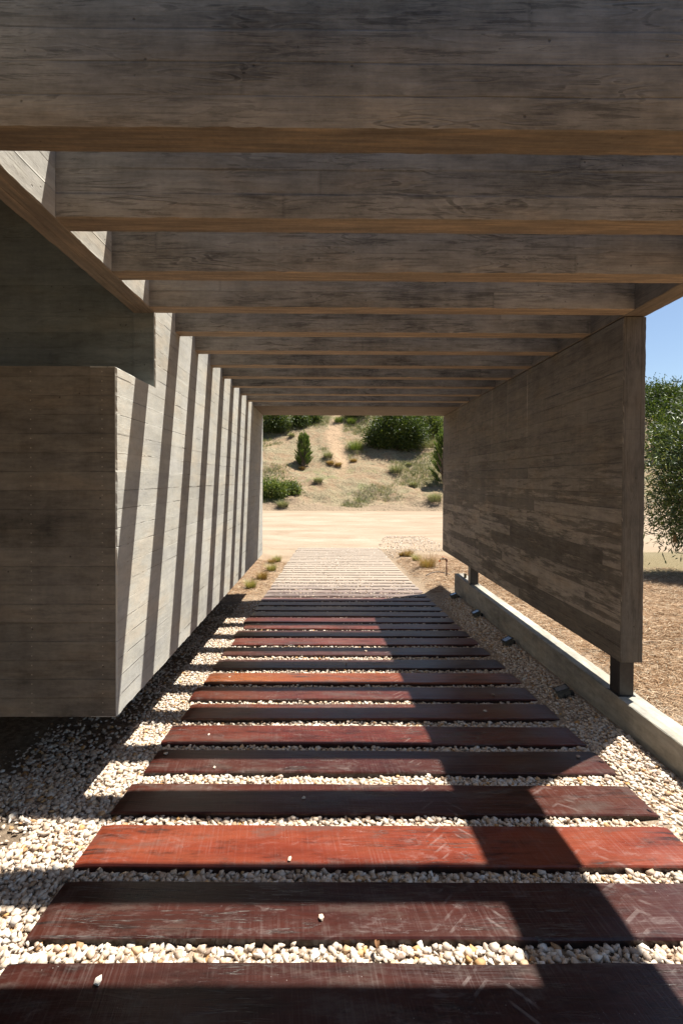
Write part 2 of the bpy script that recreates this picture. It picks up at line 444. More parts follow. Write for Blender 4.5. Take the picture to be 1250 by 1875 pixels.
# foot-worn sand track up the slope
tr = g.M('ABSOLUTE', g.sub(X, g.add(.55, g.add(g.mul(g.sub(Y, 42), .045), g.mul(g.M('SINE', g.mul(Y, .35)), .5)))))
trm = g.mul(g.ss(g.add(tr, g.mul(g.sub(n2, .5), 1.2)), .95, .35), g.ss(Y, 40, 43))
c = g.mix(g.mul(trm, .9), c, (.36, .25, .155))
ft = g.ss(g.add(Y, g.mul(g.sub(n2, .5), 4)), 35.6, 33.6)
c = g.mix(g.mul(ft, .85), c, (.265, .195, .13))
# the far top is overgrown
c = g.mix(g.ss(g.add(Y, g.mul(g.sub(n1, .5), 14)), 62, 70), c, (.07, .10, .03))
deb = g.mul(g.ss(g.noise(g.xyz(X, g.mul(Y, .8), Z), 3.4, 4, .75), .56, .64), g.ss(n2, .38, .55))
c = g.mix(g.mul(deb, .7), c, (.06, .055, .035))
c = g.scale(c, g.add(.70, g.mul(n3, .55)))
g.bump(g.add(g.mul(n2, 3), n3), .12, .8); m_dune = g.done(c, .95, .1)

def axis_pts(pairs):
    out = []
    for a, b, n_ in pairs: out += list(np.linspace(a, b, n_, endpoint=False))
    out.append(pairs[-1][1]); return np.array(out)
xs_n = axis_pts([(-300, -40, 6), (-40, -6, 17), (-6, 8, 70), (8, 40, 16), (40, 300, 6)])
grid('ground', xs_n, axis_pts([(-300, -8, 6), (-8, 1, 6), (1, 17.3, 80)]), m_ground)
xs_f = axis_pts([(-300, -60, 8), (-60, -12, 40), (-12, 12, 120), (12, 70, 60), (70, 300, 8)])
grid('sandy_road', xs_f, axis_pts([(17.3, 33, 24)]), m_road)
grid('dune_hill', xs_f, axis_pts([(33, 42, 50), (42, 75, 80), (75, 110, 20), (110, 300, 6)]), m_dune)

# =========================================================================================
# CONCRETE: pergola (beams, side wall, posts) and the house on the left
# =========================================================================================
ZW = ZS + LIFT
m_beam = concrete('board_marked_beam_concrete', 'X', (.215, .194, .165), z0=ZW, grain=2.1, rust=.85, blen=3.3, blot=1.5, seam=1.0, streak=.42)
m_long = concrete('board_marked_rail_concrete', 'Y', (.36, .335, .28), z0=ZW, grain=1., rust=.8, blen=2.6, bumpd=.004)
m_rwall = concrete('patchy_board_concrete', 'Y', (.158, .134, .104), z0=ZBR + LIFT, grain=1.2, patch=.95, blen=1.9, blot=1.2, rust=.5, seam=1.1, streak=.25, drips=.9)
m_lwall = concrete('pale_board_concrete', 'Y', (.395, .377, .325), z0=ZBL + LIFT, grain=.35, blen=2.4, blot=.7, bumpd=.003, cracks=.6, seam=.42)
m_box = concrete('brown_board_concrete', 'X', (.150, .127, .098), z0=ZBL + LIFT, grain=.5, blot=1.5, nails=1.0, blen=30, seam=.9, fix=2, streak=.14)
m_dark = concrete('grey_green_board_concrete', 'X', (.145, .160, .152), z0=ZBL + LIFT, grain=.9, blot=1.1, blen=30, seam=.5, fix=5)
m_curb = concrete('grey_curb_concrete', 'Y', (.27, .248, .20), z0=ZC + LIFT, bh=.22, grain=.35, seam=.2, blen=2.9, blot=1.5)

perg = empty('concrete_pergola', (XR, YN, ZC))
tag(perg, 'board marked concrete pergola with cross beams over the path and a raised right side wall', 'pergola')
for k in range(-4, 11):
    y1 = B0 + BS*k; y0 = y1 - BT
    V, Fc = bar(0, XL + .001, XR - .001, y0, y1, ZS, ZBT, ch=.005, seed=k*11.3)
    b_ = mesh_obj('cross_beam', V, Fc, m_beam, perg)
    w_ = .85 if k < 1 else min(2.3, 1.0 + .28*k); b_.color = (w_, w_*.98, w_*.93, 1)  # farther soffits get lighter: light bounced off the sand, put into the colour
V, Fc = bar(0, XL + .001, XR - .001, 7.80, YF - .004, ZS + .001, 1.80, ch=.005, seed=99)
mesh_obj('end_slab', V, Fc, m_beam, perg)['label'] = 'wide concrete slab closing the far end of the beams'
# long rails carrying the beams
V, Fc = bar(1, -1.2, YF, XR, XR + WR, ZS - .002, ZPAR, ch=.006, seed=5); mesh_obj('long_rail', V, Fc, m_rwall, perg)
V, Fc = bar(1, -1.2, YN - .004, XL - .1496, XL, ZS - .002, 2.0, ch=.006, seed=15); mesh_obj('long_rail', V, Fc, m_long, perg)
# right side wall, joint under the rail
poly = [(YN, ZBR), (YF, ZBR), (YF, ZS - .010), (YN, ZS - .010)]
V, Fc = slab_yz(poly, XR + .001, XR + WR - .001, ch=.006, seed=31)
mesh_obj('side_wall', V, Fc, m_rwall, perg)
V, Fc = box(XR + .02, XR + WR - .02, YN + .02, YF - .03, ZS - .0105, ZS - .0025)
mesh_obj('joint_strip', V, Fc, m_rwall, perg)
g = G('black_painted_steel'); n = g.noise(g.geo('Position'), 30, 4)
m_steel = g.done(g.ramp(n, [(.3, (.012, .011, .011)), (.75, (.026, .023, .022))]), .42, .4)
for (yp, w) in ((YN + .03, .105), (7.17, .12), ):
    c = (XR + .012 + w/2 - perg.location.x, yp + .06 - perg.location.y, (ZC + ZBR)/2 - perg.location.z)
    p = bevel_box('steel_post', (w, .12, ZBR - ZC + .002), c, m_steel, perg, .004)
    pl = bevel_box('base_plate', (w + .02, .135, .006), (c[0], c[1], ZC + .0035 - perg.location.z), m_steel, p, .001)
    pl.name = 'base_plate'

house = empty('concrete_house', (XL, YB, ZBL))
tag(house, 'board marked concrete house on the left, its raised box side wall striped by shadows', 'house')
poly = [(YB, ZBL), (YF, ZBL), (YF, 2.0), (YN, 2.0), (YN, ZTB), (YB, ZTB)]
V, Fc = slab_yz(poly, XL, XL - .15, ch=.010, step=.012, both=False, seed=61)
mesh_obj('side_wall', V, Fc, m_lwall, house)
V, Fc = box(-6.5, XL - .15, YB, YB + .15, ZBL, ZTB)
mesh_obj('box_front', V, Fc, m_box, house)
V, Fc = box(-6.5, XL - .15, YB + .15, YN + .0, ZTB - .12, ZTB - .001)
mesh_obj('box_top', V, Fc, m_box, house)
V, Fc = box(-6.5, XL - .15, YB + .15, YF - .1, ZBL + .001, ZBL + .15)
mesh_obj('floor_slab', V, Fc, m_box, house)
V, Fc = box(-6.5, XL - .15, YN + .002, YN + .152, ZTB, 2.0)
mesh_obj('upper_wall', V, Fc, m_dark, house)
V, Fc = box(-6.5, XL - .15, -1.2, YF - .1, 2.002, 2.2)
mesh_obj('roof_slab', V, Fc, m_dark, house)
V, Fc = box(-3.25, -3.05, -1.2, YB - .002, ZBL - 1.0, 2.0)
mesh_obj('added_shade_wall', V, Fc, m_box, house)  # out-of-view wall, added to cut skylight on the box front and left gravel
V, Fc = box(-6.5, -2.35, 3.9, YF - .6, -2.3, ZBL)
mesh_obj('underfloor_light_block', V, Fc, m_dark, house)  # solid mass added under the floor to block light from behind

# end face of the side wall belongs to the brown front: thin skin 2 mm proud
V, Fc = bar(2, ZBL + .004, ZTB - .006, XL - .152, XL - .008, YB - .0025, YB + .0005, ch=.001, seed=3)
mesh_obj('box_corner', V, Fc, m_box, house)
V, Fc = bar(2, ZTB + .004, ZS + .5, XL - .152, XL - .008, YN - .0025, YN + .0005, ch=.001, seed=4)
mesh_obj('wall_end', V, Fc, m_dark, house)

# low curb wall under the posts
V, Fc = bar(1, .2, 8.02, XR, XR + .165, -2.3, ZC, ch=.007, seed=71)
curb = mesh_obj('low_wall', V, Fc, m_curb, None, origin=(XR, 4, -1.8))
tag(curb, 'low grey concrete wall along the right of the path carrying the black posts', 'low wall')

# =========================================================================================
# TIMBER SLEEPERS
# =========================================================================================
g = G('oiled_red_sleeper_wood')
tc = g.n('ShaderNodeTexCoord').outputs['Object']; x, y, z = g.sep(tc); rnd = g.mul(g.obj('Random'), 53)
wp = g.geo('Position'); WX, WY, WZ = g.sep(wp)
wav = g.noise(g.xyz(g.mul(x, 1.4), g.mul(y, 5), rnd), 1, 3, .5, .3)
gr = g.noise(g.xyz(g.mul(x, 2.2), g.ma(wav, 9, g.mul(y, 60)), rnd), 1, 4, .62)
con = g.M('SINE', g.ma(wav, 60, g.mul(y, 70)))
cl = g.noise(g.xyz(g.mul(x, 2.3), g.mul(y, 9), g.add(rnd, 3)), 1, 5, .65)
dk = g.noise(g.xyz(g.mul(x, 3.5), g.mul(y, 14), g.add(rnd, 8)), 1, 5, .7)
saw = g.noise(g.xyz(g.ma(y, 14, g.mul(x, 110)), g.mul(y, 3), rnd), 1, 3, .6)
lum = g.add(.45, g.add(g.mul(cl, .7), g.add(g.mul(gr, .45), g.mul(con, .045))))
lum = g.mul(lum, g.ss(dk, .30, .50, .42, 1.0))
hue = g.noise(g.xyz(g.mul(x, 1.2), g.mul(y, 4), g.add(rnd, 77)), 1, 4, .65)
c = g.scale(g.mix(g.ss(hue, .45, .68), g.obj('Color'), g.mix(1, g.obj('Color'), (1.15, 1.45, 1.45), 'MULTIPLY')), g.mul(lum, .42))
c = g.mix(g.mul(g.ss(hue, .50, .36), .55), c, g.scale(c, .45))
c = g.mix(g.ss(dk, .36, .26), c, (.022, .017, .015))
# cracks along the grain
ck = g.noise(g.xyz(g.mul(x, 1.1), g.mul(y, 26), g.add(rnd, 20)), 1, 4, .6, .4)
ckm = g.mul(g.ss(g.M('ABSOLUTE', g.sub(ck, .5)), .011, .003), g.ss(g.noise(g.xyz(g.mul(x, 1.3), rnd, 0), 1, 2), .5, .62))
c = g.mix(g.mul(ckm, .8), c, (.10, .085, .075))
exx = g.ss(g.M('ABSOLUTE', x), 1.22, 1.41); ec = g.noise(g.xyz(g.mul(x, .7), g.mul(y, 34), g.add(rnd, 31)), 1, 3, .6)
ecm = g.mul(exx, g.ss(ec, .58, .64)); c = g.mix(g.mul(ecm, .85), c, (.012, .009, .008))
wear = g.mul(g.ss(g.noise(g.xyz(g.mul(x, 2.1), g.mul(y, 6), g.add(rnd, 60)), 1, 6, .75), .50, .62), .62); c = g.mix(wear, c, g.scale(g.mix(.7, c, (.085, .062, .05)), .9))
# dust film, saw marks and scuffs
ds = g.noise(g.xyz(g.ma(y, -6, g.mul(x, 9)), g.ma(x, 2, g.mul(y, 22)), g.add(rnd, 14)), 1, 5, .75, .6)
dz_ = g.noise(g.xyz(x, g.mul(y, 2), g.add(rnd, 40)), 1.7, 3)
dust = g.mul(g.ss(ds, .52, .70), g.ss(dz_, .38, .62))
dust = g.add(g.mul(dust, .15), g.mul(g.mul(g.ss(saw, .45, .75), g.ss(cl, .35, .62)), .085))
# tread prints: slanting lozenges in a band along the path
tx = g.sub(WX, g.add(.50, g.mul(WY, .035))); band = g.ss(g.M('ABSOLUTE', tx), .13, .09)
side = g.M('SIGN', tx)
trd = g.M('FRACT', g.mul(g.add(WY, g.mul(g.M('ABSOLUTE', tx), 1.0)), 15))
tm = g.mul(g.mul(g.ss(trd, .72, .84), band), g.ss(g.M('ABSOLUTE', tx), .02, .04))
tm = g.mul(tm, g.ss(g.noise(wp, 9, 3), .46, .58))
dust = g.add(dust, g.mul(tm, .17))
tx2 = g.sub(WX, 1.22); tm2 = g.mul(g.mul(g.ss(g.M('FRACT', g.mul(g.add(WY, g.mul(g.M('ABSOLUTE', tx2), .7)), 13)), .72, .84), g.ss(g.M('ABSOLUTE', tx2), .11, .08)), g.ss(g.noise(wp, 8, 3), .48, .6))
dust = g.add(dust, g.mul(tm2, .12))
spk = g.ss(g.vor(tc, 45), .10, .05); dust = g.add(dust, g.mul(g.mul(spk, g.ss(g.noise(tc, 5, 2), .5, .65)), .5))
# sand blown in from the road
far = g.ss(g.add(WY, g.add(g.mul(g.sub(cl, .5), 2.5), g.mul(g.sub(ds, .5), 3))), 7.3, 10.5)
dust = g.M('MAXIMUM', dust, g.mul(far, g.add(.74, g.mul(ds, .45))))
dust = g.M('MINIMUM', dust, .97)
c = g.mix(dust, c, g.mix(far, (.30, .25, .22), (.285, .23, .175)))
ed = g.ss(z, -.006, -.02); c = g.mix(g.mul(ed, .9), c, (.02, .014, .012))
g.bump(g.add(g.add(g.mul(gr, .8), g.mul(saw, .5)), g.sub(g.mul(dust, .4), g.mul(ckm, 2))), .0022, .8)
m_sleep = g.done(c, g.M('MINIMUM', g.add(.34, g.add(g.mul(dust, .75), g.mul(g.sub(ds, .5), .25))), .95), .35)

ORD = ['', 'first', 'second', 'third', 'fourth', 'fifth', 'sixth', 'seventh', 'eighth', 'ninth', 'tenth', 'eleventh', 'twelfth', 'thirteenth',
       'fourteenth', 'fifteenth', 'sixteenth', 'seventeenth', 'eighteenth', 'nineteenth', 'twentieth']
def ordn(n):
    if n <= 20: return ORD[n]
    t = {2: 'twenty', 3: 'thirty', 4: 'forty'}[n//10]
    return (t + '-' + ORD[n % 10]) if n % 10 else {30: 'thirtieth', 40: 'fortieth'}[n]
TONE = {   # sleeper number from the camera: colour, words
    0: ((.075, .019, .013), 'dark maroon'), 1: ((.085, .019, .012), 'dark red brown'), 2: ((.31, .050, .020), 'bright rust red'),
    3: ((.11, .024, .013), 'dark brown'), 4: ((.10, .022, .014), 'brown'), 5: ((.18, .030, .015), 'deep red'),
    6: ((.20, .045, .018), 'dark orange edged'), 7: ((.16, .032, .016), 'reddish'), 8: ((.38, .085, .022), 'orange'),
    9: ((.09, .024, .017), 'blackish'), 10: ((.11, .03, .02), 'dull brown'), 11: ((.22, .05, .032), 'rosy red'), 12: ((.10, .028, .02), 'dark'),
    13: ((.22, .045, .026), 'reddish'), 14: ((.16, .03, .02), 'dull red')}
sl_rects = []
fronts = [1.43, 1.795, 2.158, 2.525, 2.911, 3.262, 3.644, 4.0, 4.364, 4.753, 5.162, 5.540, 5.879, 6.235, 6.57, 6.925, 7.29, 7.66, 8.02]
while fronts[-1] < 16.9: fronts.append(fronts[-1] + .362 + random.uniform(-.012, .012))
rots = [-.004, -.007, -.004, -.009, -.007, -.007, -.001, -.002]
for i, yf in enumerate(fronts):
    w = random.uniform(.252, .268) if i else .27; L = 2.83 + random.uniform(-.03, .03)
    if i in (1, 2): w = .272
    xc = -1.12 + 1.415 + random.uniform(-.02, .02); yc = yf + w/2
    rz = rots[i] if i < len(rots) else random.uniform(-.007, .007)
    zt = path_z(yc); n_ = 56; V = []
    # worn plank: slightly wavy edges, rounded arrises, the ends a little chipped
    Fc = []
    for a in range(n_+1):
        t = -L/2 + L*a/n_
        e0 = nz(t*2.1, i*5.3, 0)*.006 + nz(t*13, i*5.3, 3)*.0025; e1 = nz(t*2.1, i*5.3, 9)*.006 + nz(t*13, i*5.3, 12)*.0025
        sag = nz(t*.8, i*3.7, 20)*.004; endd = .006 if a in (0, n_) else 0
        y0, y1 = -w/2 + e0, w/2 + e1; ar = .006 + .003*abs(nz(t*7, i, 1))
        for (yy, zz) in ((y0 + .001, -.12), (y0, -ar), (y0 + ar*.8, sag), (y0 + (y1-y0)*.35, sag + .0015), (y0 + (y1-y0)*.7, sag), (y1 - ar*.8, sag), (y1, -ar), (y1 - .001, -.12)):
            tt = t
            if a in (0, n_): tt = t + .006*nz(yy*20, i, a)
            V.append((tt, yy, zz - endd*(zz > -.05)))
    for a in range(n_):
        for j in range(8):
            p, q = a*8 + j, a*8 + (j+1) % 8
            Fc.append((p, p + 8, q + 8, q))
    Fc.append(tuple(range(8))); Fc.append(tuple(n_*8 + j for j in range(7, -1, -1)))
    me = bpy.data.meshes.new('timber_sleeper'); me.from_pydata(V, [], Fc); me.update()
    me.materials.append(m_sleep); o = bpy.data.objects.new('timber_sleeper', me); col.objects.link(o)
    o.location = (xc, yc, zt); o.rotation_euler = (-.0464*.0, 0, rz)
    o.rotation_euler.x = -math.atan(.0464)
    sl_rects.append((xc, yc, L, w, rz))
    base, word = TONE.get(i, ((.16 + random.uniform(-.04, .05), .045, .03), ''))
    o.color = (*base, 1)
    if i < 15: lab = '%s timber sleeper across the gravel path, %s from the camera' % (word, ordn(i+1))
    elif i < 20: lab = 'dull grey timber sleeper where the beam shade ends, %s from the camera' % ordn(i+1)
    else: lab = 'sun bleached sandy sleeper near the road, %s from the camera' % ordn(i+1)
    tag(o, lab, 'sleeper', 'timber sleepers laid across the gravel path')
def sleeper_dist(px, py):
    """signed distance-like: <0 inside a sleeper"""
    d = np.full(px.shape, 9.0)
    for (xc, yc, L, w, rz) in sl_rects:
        dx = px - xc; dy = py - yc - dx*rz
        q = np.maximum(np.abs(dx) - L/2, np.abs(dy) - w/2); d = np.minimum(d, q)
    return d

# =========================================================================================
# GRAVEL
# =========================================================================================
g = G('cream_gravel_stone'); r = g.attr('rnd'); P = g.geo('Position')
n = g.noise(P, 70, 4, .65); n2 = g.noise(P, 18, 2)
c = g.ramp(r, [(0, (.47, .395, .315)), (.18, (.36, .285, .215)), (.34, (.53, .475, .40)), (.50, (.29, .205, .145)), (.62, (.48, .405, .32)),
               (.76, (.38, .265, .175)), (.86, (.54, .50, .44)), (.94, (.38, .21, .075)), (.98, (.20, .14, .10))])
c = g.scale(c, g.add(.94, g.mul(n, .5)))
c = g.mix(g.mul(g.ss(n2, .56, .72), .45), c, (.54, .35, .17))
g.bump(n, .002, .7); m_stone = g.done(c, .72, .3)

def stone_protos(k, pts=13):
    out = []
    for s in range(k):
        rs = np.random.default_rng(100+s); bm = bmesh.new()
        for _ in range(pts):
            v = rs.normal(size=3); v /= np.linalg.norm(v); v = np.sign(v)*np.abs(v)**.8
            bm.verts.new((v[0]*rs.uniform(.8, 1.15), v[1]*rs.uniform(.62, .9), v[2]*rs.uniform(.36, .62)))
        bmesh.ops.convex_hull(bm, input=bm.verts)
        bmesh.ops.delete(bm, geom=[v for v in bm.verts if not v.link_faces], context='VERTS')
        bmesh.ops.triangulate(bm, faces=bm.faces[:])
        bm.verts.index_update()
        out.append((np.array([v.co[:] for v in bm.verts]), np.array([[v.index for v in f.verts] for f in bm.faces]))); bm.free()
    return out
PRO = stone_protos(14)
def rotmats(n, tilt):
    a = rng.uniform(0, 2*np.pi, n); t = rng.normal(0, tilt, n); b = rng.uniform(0, 2*np.pi, n)
    ca, sa = np.cos(a), np.sin(a); Rz = np.zeros((n, 3, 3)); Rz[:, 0, 0] = ca; Rz[:, 0, 1] = -sa; Rz[:, 1, 0] = sa; Rz[:, 1, 1] = ca; Rz[:, 2, 2] = 1
    ax = np.stack([np.cos(b), np.sin(b), np.zeros(n)], -1); K = np.zeros((n, 3, 3))
    K[:, 0, 2] = ax[:, 1]; K[:, 1, 2] = -ax[:, 0]; K[:, 2, 0] = -ax[:, 1]; K[:, 2, 1] = ax[:, 0]
    Rt = np.eye(3)[None] + np.sin(t)[:, None, None]*K + (1-np.cos(t))[:, None, None]*(K @ K)
    return Rt @ Rz
def stones(pts, size, tilt=.5):
    Vs, Ts, As = [], [], []; off = 0; n = len(pts)
    Rm = rotmats(n, tilt); which = rng.integers(0, len(PRO), n); rv = rng.uniform(0, 1, n)
    for k, (pv, pf) in enumerate(PRO):
        idx = np.where(which == k)[0]
        if not len(idx): continue
        v = np.einsum('nij,vj->nvi', Rm[idx], pv)*size[idx][:, None, None] + pts[idx][:, None, :]
        t = pf[None] + (np.arange(len(idx))*len(pv))[:, None, None] + off
        Vs.append(v.reshape(-1, 3)); Ts.append(t.reshape(-1, 3)); As.append(np.repeat(rv[idx], len(pv))); off += len(idx)*len(pv)
    return np.concatenate(Vs), np.concatenate(Ts), np.concatenate(As)

def gravel_top(x, y):
    base = -1.611 - .0464*np.clip(y, -8, 17.3) - .034
    k = sstep(1.6, 2.0, x); side = np.interp(y, [-8, 3, 8, 12], [-1.70, -1.735, -1.85, -2.02])
    z = base*(1-k) + side*k
    return z + .012*(fbm(x, y, 3, 5) - .5)*2 + .005 + .01*sstep(-1.3, -1.8, x)
cells = []
def scatter(x0, x1, y0, y1, d):
    nx_, ny_ = int((x1-x0)/d), int((y1-y0)/d)
    a, b = np.meshgrid(np.arange(nx_), np.arange(ny_))
    px = x0 + (a.ravel() + rng.uniform(0, 1, a.size))*d; py = y0 + (b.ravel() + rng.uniform(0, 1, a.size))*d
    return px, py
allp, alls = [], []
for (x0, x1, y0, y1, d, smin, smax, layer) in [
        (-2.4, XR - .01, 1.2, 3.6, .0185, .009, .021, 0), (-2.4, XR - .01, 1.2, 3.6, .0245, .012, .025, 1),
        (-2.4, XR - .01, 3.6, 8.6, .023, .010, .020, 0), (-2.0, XR - .01, 3.6, 8.6, .032, .012, .022, 1),
        (-1.5, 2.6, 8.6, 12.5, .034, .010, .022, 0), (-1.4, 3.4, 12.5, 17.4, .045, .012, .026, 0)]:
    px, py = scatter(x0, x1, y0, y1, d)
    sz = smin + (smax-smin)*rng.uniform(0, 1, px.size)**1.6
    sd_ = sleeper_dist(px, py)
    ok = sd_ > sz*.3
    # bare sandy patches
    bare = fbm(px, py, 1.6, 41)
    ok &= ~((px < -1.25) & (bare > .68) & (rng.uniform(size=px.size) < .6))
    ok &= ~((np.hypot((px + 1.62), (py - 2.38)*1.6) < .11 + .08*bare) & (rng.uniform(size=px.size) < .85))
    ok &= ~((px < -2.1) & (rng.uniform(size=px.size) < .4))
    ok &= ~((px < -1.42) & (py > 2.9) & (rng.uniform(size=px.size) < .45 + .4*sstep(.35, .6, bare)))
    # needle litter takes over beyond the end of the pergola
    e = 8.1 + 1.2*(fbm(px, py, 2, 9) - .5)
    ok &= ~((py > e) & (px < -1.05 + .25*bare) )
    ok &= ~((py > e - .3) & (px > 1.62 - .2*bare) & (py < 13.6))
    if y0 >= 8.6:
        keep = .52*sstep(.40, .62, fbm(px, py, 1.3, 77)) + .20
        keep = np.where((px > .6) & (py > 12.6), np.maximum(keep, .6*sstep(.3, .75, fbm(px, py, 1.7, 7))*sstep(.6, 1.6, px)), keep)
        ok &= rng.uniform(size=px.size) < keep
    px, py, sz = px[ok], py[ok], sz[ok]
    pz = gravel_top(px, py) + (.004 if layer else -.004) + rng.normal(0, .0025, px.size)
    if y0 >= 8.6: pz = gravel_top(px, py) + .012 + rng.normal(0, .006, px.size)
    allp.append(np.stack([px, py, pz], -1)); alls.append(sz)
# a few stones kicked on to the far sleepers
px, py = scatter(-1.1, 1.75, 8.2, 17.2, .085); k_ = rng.uniform(size=px.size) < .35*sstep(.38, .62, fbm(px, py, 1.1, 55)); px, py = px[k_], py[k_]
allp.append(np.stack([px, py, -1.611 - .0464*np.clip(py, 0, 17.3) + .006], -1)); alls.append(rng.uniform(.008, .019, px.size))
pts = np.concatenate(allp); szs = np.concatenate(alls)
V, T, A = stones(pts, szs)
print('stones', len(pts), 'tris', len(T))
tag(fast_mesh('gravel', V, T, m_stone, {'rnd': A}), 'loose cream and tan gravel filling the gaps between the sleepers', 'gravel', kind='stuff')

# single pebbles lying on the sleepers (image y, x) -> on the timber
def on_path(xp, yp, dz=0):
    # ray through a photograph pixel, met with the plane of the path
    d = right*((xp - CX)/F) + fwd + up*(-(yp - CY)/F)
    t = (-1.611 + dz)/(d.z + .0464*d.y); return Vector(d*t)
PB = [(588, 1683, .017, 'large white pebble on the second sleeper from the camera'),
      (180, 1800, .019, 'whitish pebble on the left part of the nearest sleeper'),
      (530, 1575, .013, 'white pebble at the front edge of the bright rust red sleeper'),
      (555, 1462, .014, 'grey shaded pebble on the middle of the fourth sleeper'),
      (393, 1406, .012, 'small pebble near the left front edge of the fifth sleeper'),
      (303, 1381, .019, 'flat tan pebble on the left end of the fifth sleeper'),
      (383, 1346, .011, 'small pale pebble on the left half of the sixth sleeper'),
      (887, 1303, .015, 'tan pebble in the shade on the right of the seventh sleeper'),
      (903, 1274, .019, 'flat brown pebble in the shade on the right of the eighth sleeper'),
      (549, 1285, .010, 'small pebble by the middle of the seventh sleeper back edge'),
      (421, 1241, .015, 'pale pebble on the left of the orange sleeper'),
      (669, 1193, .017, 'white pebble beside the shadow edge further along the path'),
      (634, 1217, .015, 'dark brown pebble in the shade stripe behind the orange sleeper'),
      (1058, 1387, .015, 'pale pebble near the right end of the fifth sleeper'),
      ]
for i, (xp, yp, s, lab) in enumerate(PB):
    p = on_path(xp, yp); pv, pf = PRO[(i*5) % len(PRO)]; a = random.uniform(0, 6)
    ca, sa = math.cos(a), math.sin(a)
    me = bpy.data.meshes.new('pebble'); zlo = pv[:, 2].min()*.9
    me.from_pydata([(float((q[0]*ca - q[1]*sa)*s), float((q[0]*sa + q[1]*ca)*s), float((q[2]*.9 - zlo)*s)) for q in pv], [], [tuple(int(k) for k in f_) for f_ in pf]); me.update()
    at = me.attributes.new('rnd', 'FLOAT', 'POINT'); at.data.foreach_set('value', [(.9, .38, .9, .2, .66, .8, .4, .55, .985, .6, .9, .9, .985, .5, .55)[i]]*len(me.vertices))
    me.materials.append(m_stone); o = bpy.data.objects.new('pebble', me); col.objects.link(o)
    o.location = p + Vector((0, 0, .001)); tag(o, lab, 'pebble', 'loose pebbles lying on the sleepers')

# =========================================================================================
# PINE NEEDLE LITTER
# =========================================================================================
g = G('dry_pine_needles'); r = g.attr('rnd')
nb = g.add(.55, g.mul(g.noise(g.geo('Position'), 2.3, 5, .65), .85))
m_needle = g.done(g.scale(g.ramp(r, [(0, (.13, .075, .038)), (.3, (.28, .165, .085)), (.6, (.42, .28, .165)), (.85, (.54, .40, .26)), (1, (.36, .32, .24))]), nb), .8, .2)
def needles(px, py, pz, ln, wd, curl=.25):
    n = len(px); a = rng.uniform(0, 2*np.pi, n); tilt = rng.normal(0, .22, n); ca, sa = np.cos(a), np.sin(a); bend = rng.normal(0, curl, n)
    V = np.zeros((n, 6, 3)); 
    for k, t in enumerate((-.5, 0, .5)):
        cx_ = px + ca*t*ln - sa*bend*ln*(t*t*2); cy_ = py + sa*t*ln + ca*bend*ln*(t*t*2); cz = pz + np.sin(tilt)*t*ln
        for s_, q in ((-1, 0), (1, 1)):
            V[:, k*2+q] = np.stack([cx_ - sa*wd*.5*s_, cy_ + ca*wd*.5*s_, cz + .0012*s_], -1)
    base = (np.arange(n)*6)[:, None]
    Q = np.concatenate([base + np.array([[0, 1, 3, 2]]), base + np.array([[2, 3, 5, 4]])], 0)
    return V.reshape(-1, 3), Q, np.repeat(rng.uniform(0, 1, n), 6)
NP = []
def area(x0, x1, y0, y1, dens, cond=None):
    n = int((x1-x0)*(y1-y0)*dens); px = rng.uniform(x0, x1, n); py = rng.uniform(y0, y1, n)
    keep = rng.uniform(size=n) < (.35 + .65*sstep(.35, .6, fbm(px, py, 2.2, 31)))
    if cond is not None: keep &= cond(px, py)
    NP.append((px[keep], py[keep]))
area(XR + .17, 4.4, 2.2, 6.5, 3800); area(XR + .17, 6.2, 6.5, 9.6, 1800); area(2.3, 8.5, 5.5, 11, 700)
area(-2.6, -1.1, 8.0, 13.5, 1500); area(1.75, 3.6, 8.0, 13.2, 1300)
px = np.concatenate([a for a, b in NP]); py = np.concatenate([b for a, b in NP])
pz = height(px, py) + .006 + np.abs(rng.normal(0, .008, len(px)))
V, Q, A = needles(px, py, pz, rng.uniform(.04, .13, len(px)), rng.uniform(.0018, .004, len(px)))
tag(fast_mesh('pine_needle_litter', V, Q, m_needle, {'rnd': A}, k=4), 'brown dry pine needles and twigs covering the ground beside the path', 'litter', kind='stuff')
print('needles', len(px))
# dry leaves blown on to the gravel and the boards
m_leaf = plain('dry_brown_leaf', (.16, .08, .035), .8, .2, var=.5, sc=8)
LEAF = [(1000, 1222, 'brown dry leaf on the shaded gravel by the second floodlight'), (975, 1210, 'orange dry leaf on the gravel left of the low wall foot'), (1102, 1392, 'curled reddish leaf near the right end of the fifth sleeper'),
        (205, 1345, 'dry leaf in the shade left of the path, under the box corner'), (1190, 1480, 'tan leaf on the sunlit gravel near the low wall'), (120, 1560, 'dry leaf on the sunny gravel left of the bright red sleeper'),
        (690, 1735, 'small brown leaf in the gravel between the two nearest sleepers')]
for i, (xp, yp, lab) in enumerate(LEAF):
    d = right*((xp - CX)/F) + fwd + up*(-(yp - CY)/F); t = (-1.605)/(d.z + .0464*d.y); p = d*t
    a = i*1.3; L = .034; V = []
    for k in range(6):
        u_ = k/5; wv = .009*math.sin(u_*math.pi)**.7 + .0006; lx_ = (u_-.5)*L; lz_ = .010*math.sin(u_*3) + .006
        for s_ in (-1, 0, 1): V.append((lx_*math.cos(a) - s_*wv*math.sin(a), lx_*math.sin(a) + s_*wv*math.cos(a), lz_ + abs(s_)*.006))
    Fc = [(k*3+j, k*3+j+1, k*3+j+4, k*3+j+3) for k in range(5) for j in range(2)]
    me = bpy.data.meshes.new('dry_leaf'); me.from_pydata(V, [], Fc); me.materials.append(m_leaf); o = bpy.data.objects.new('dry_leaf', me); col.objects.link(o)
    o.location = p; tag(o, lab, 'leaf', 'dry leaves on the gravel')
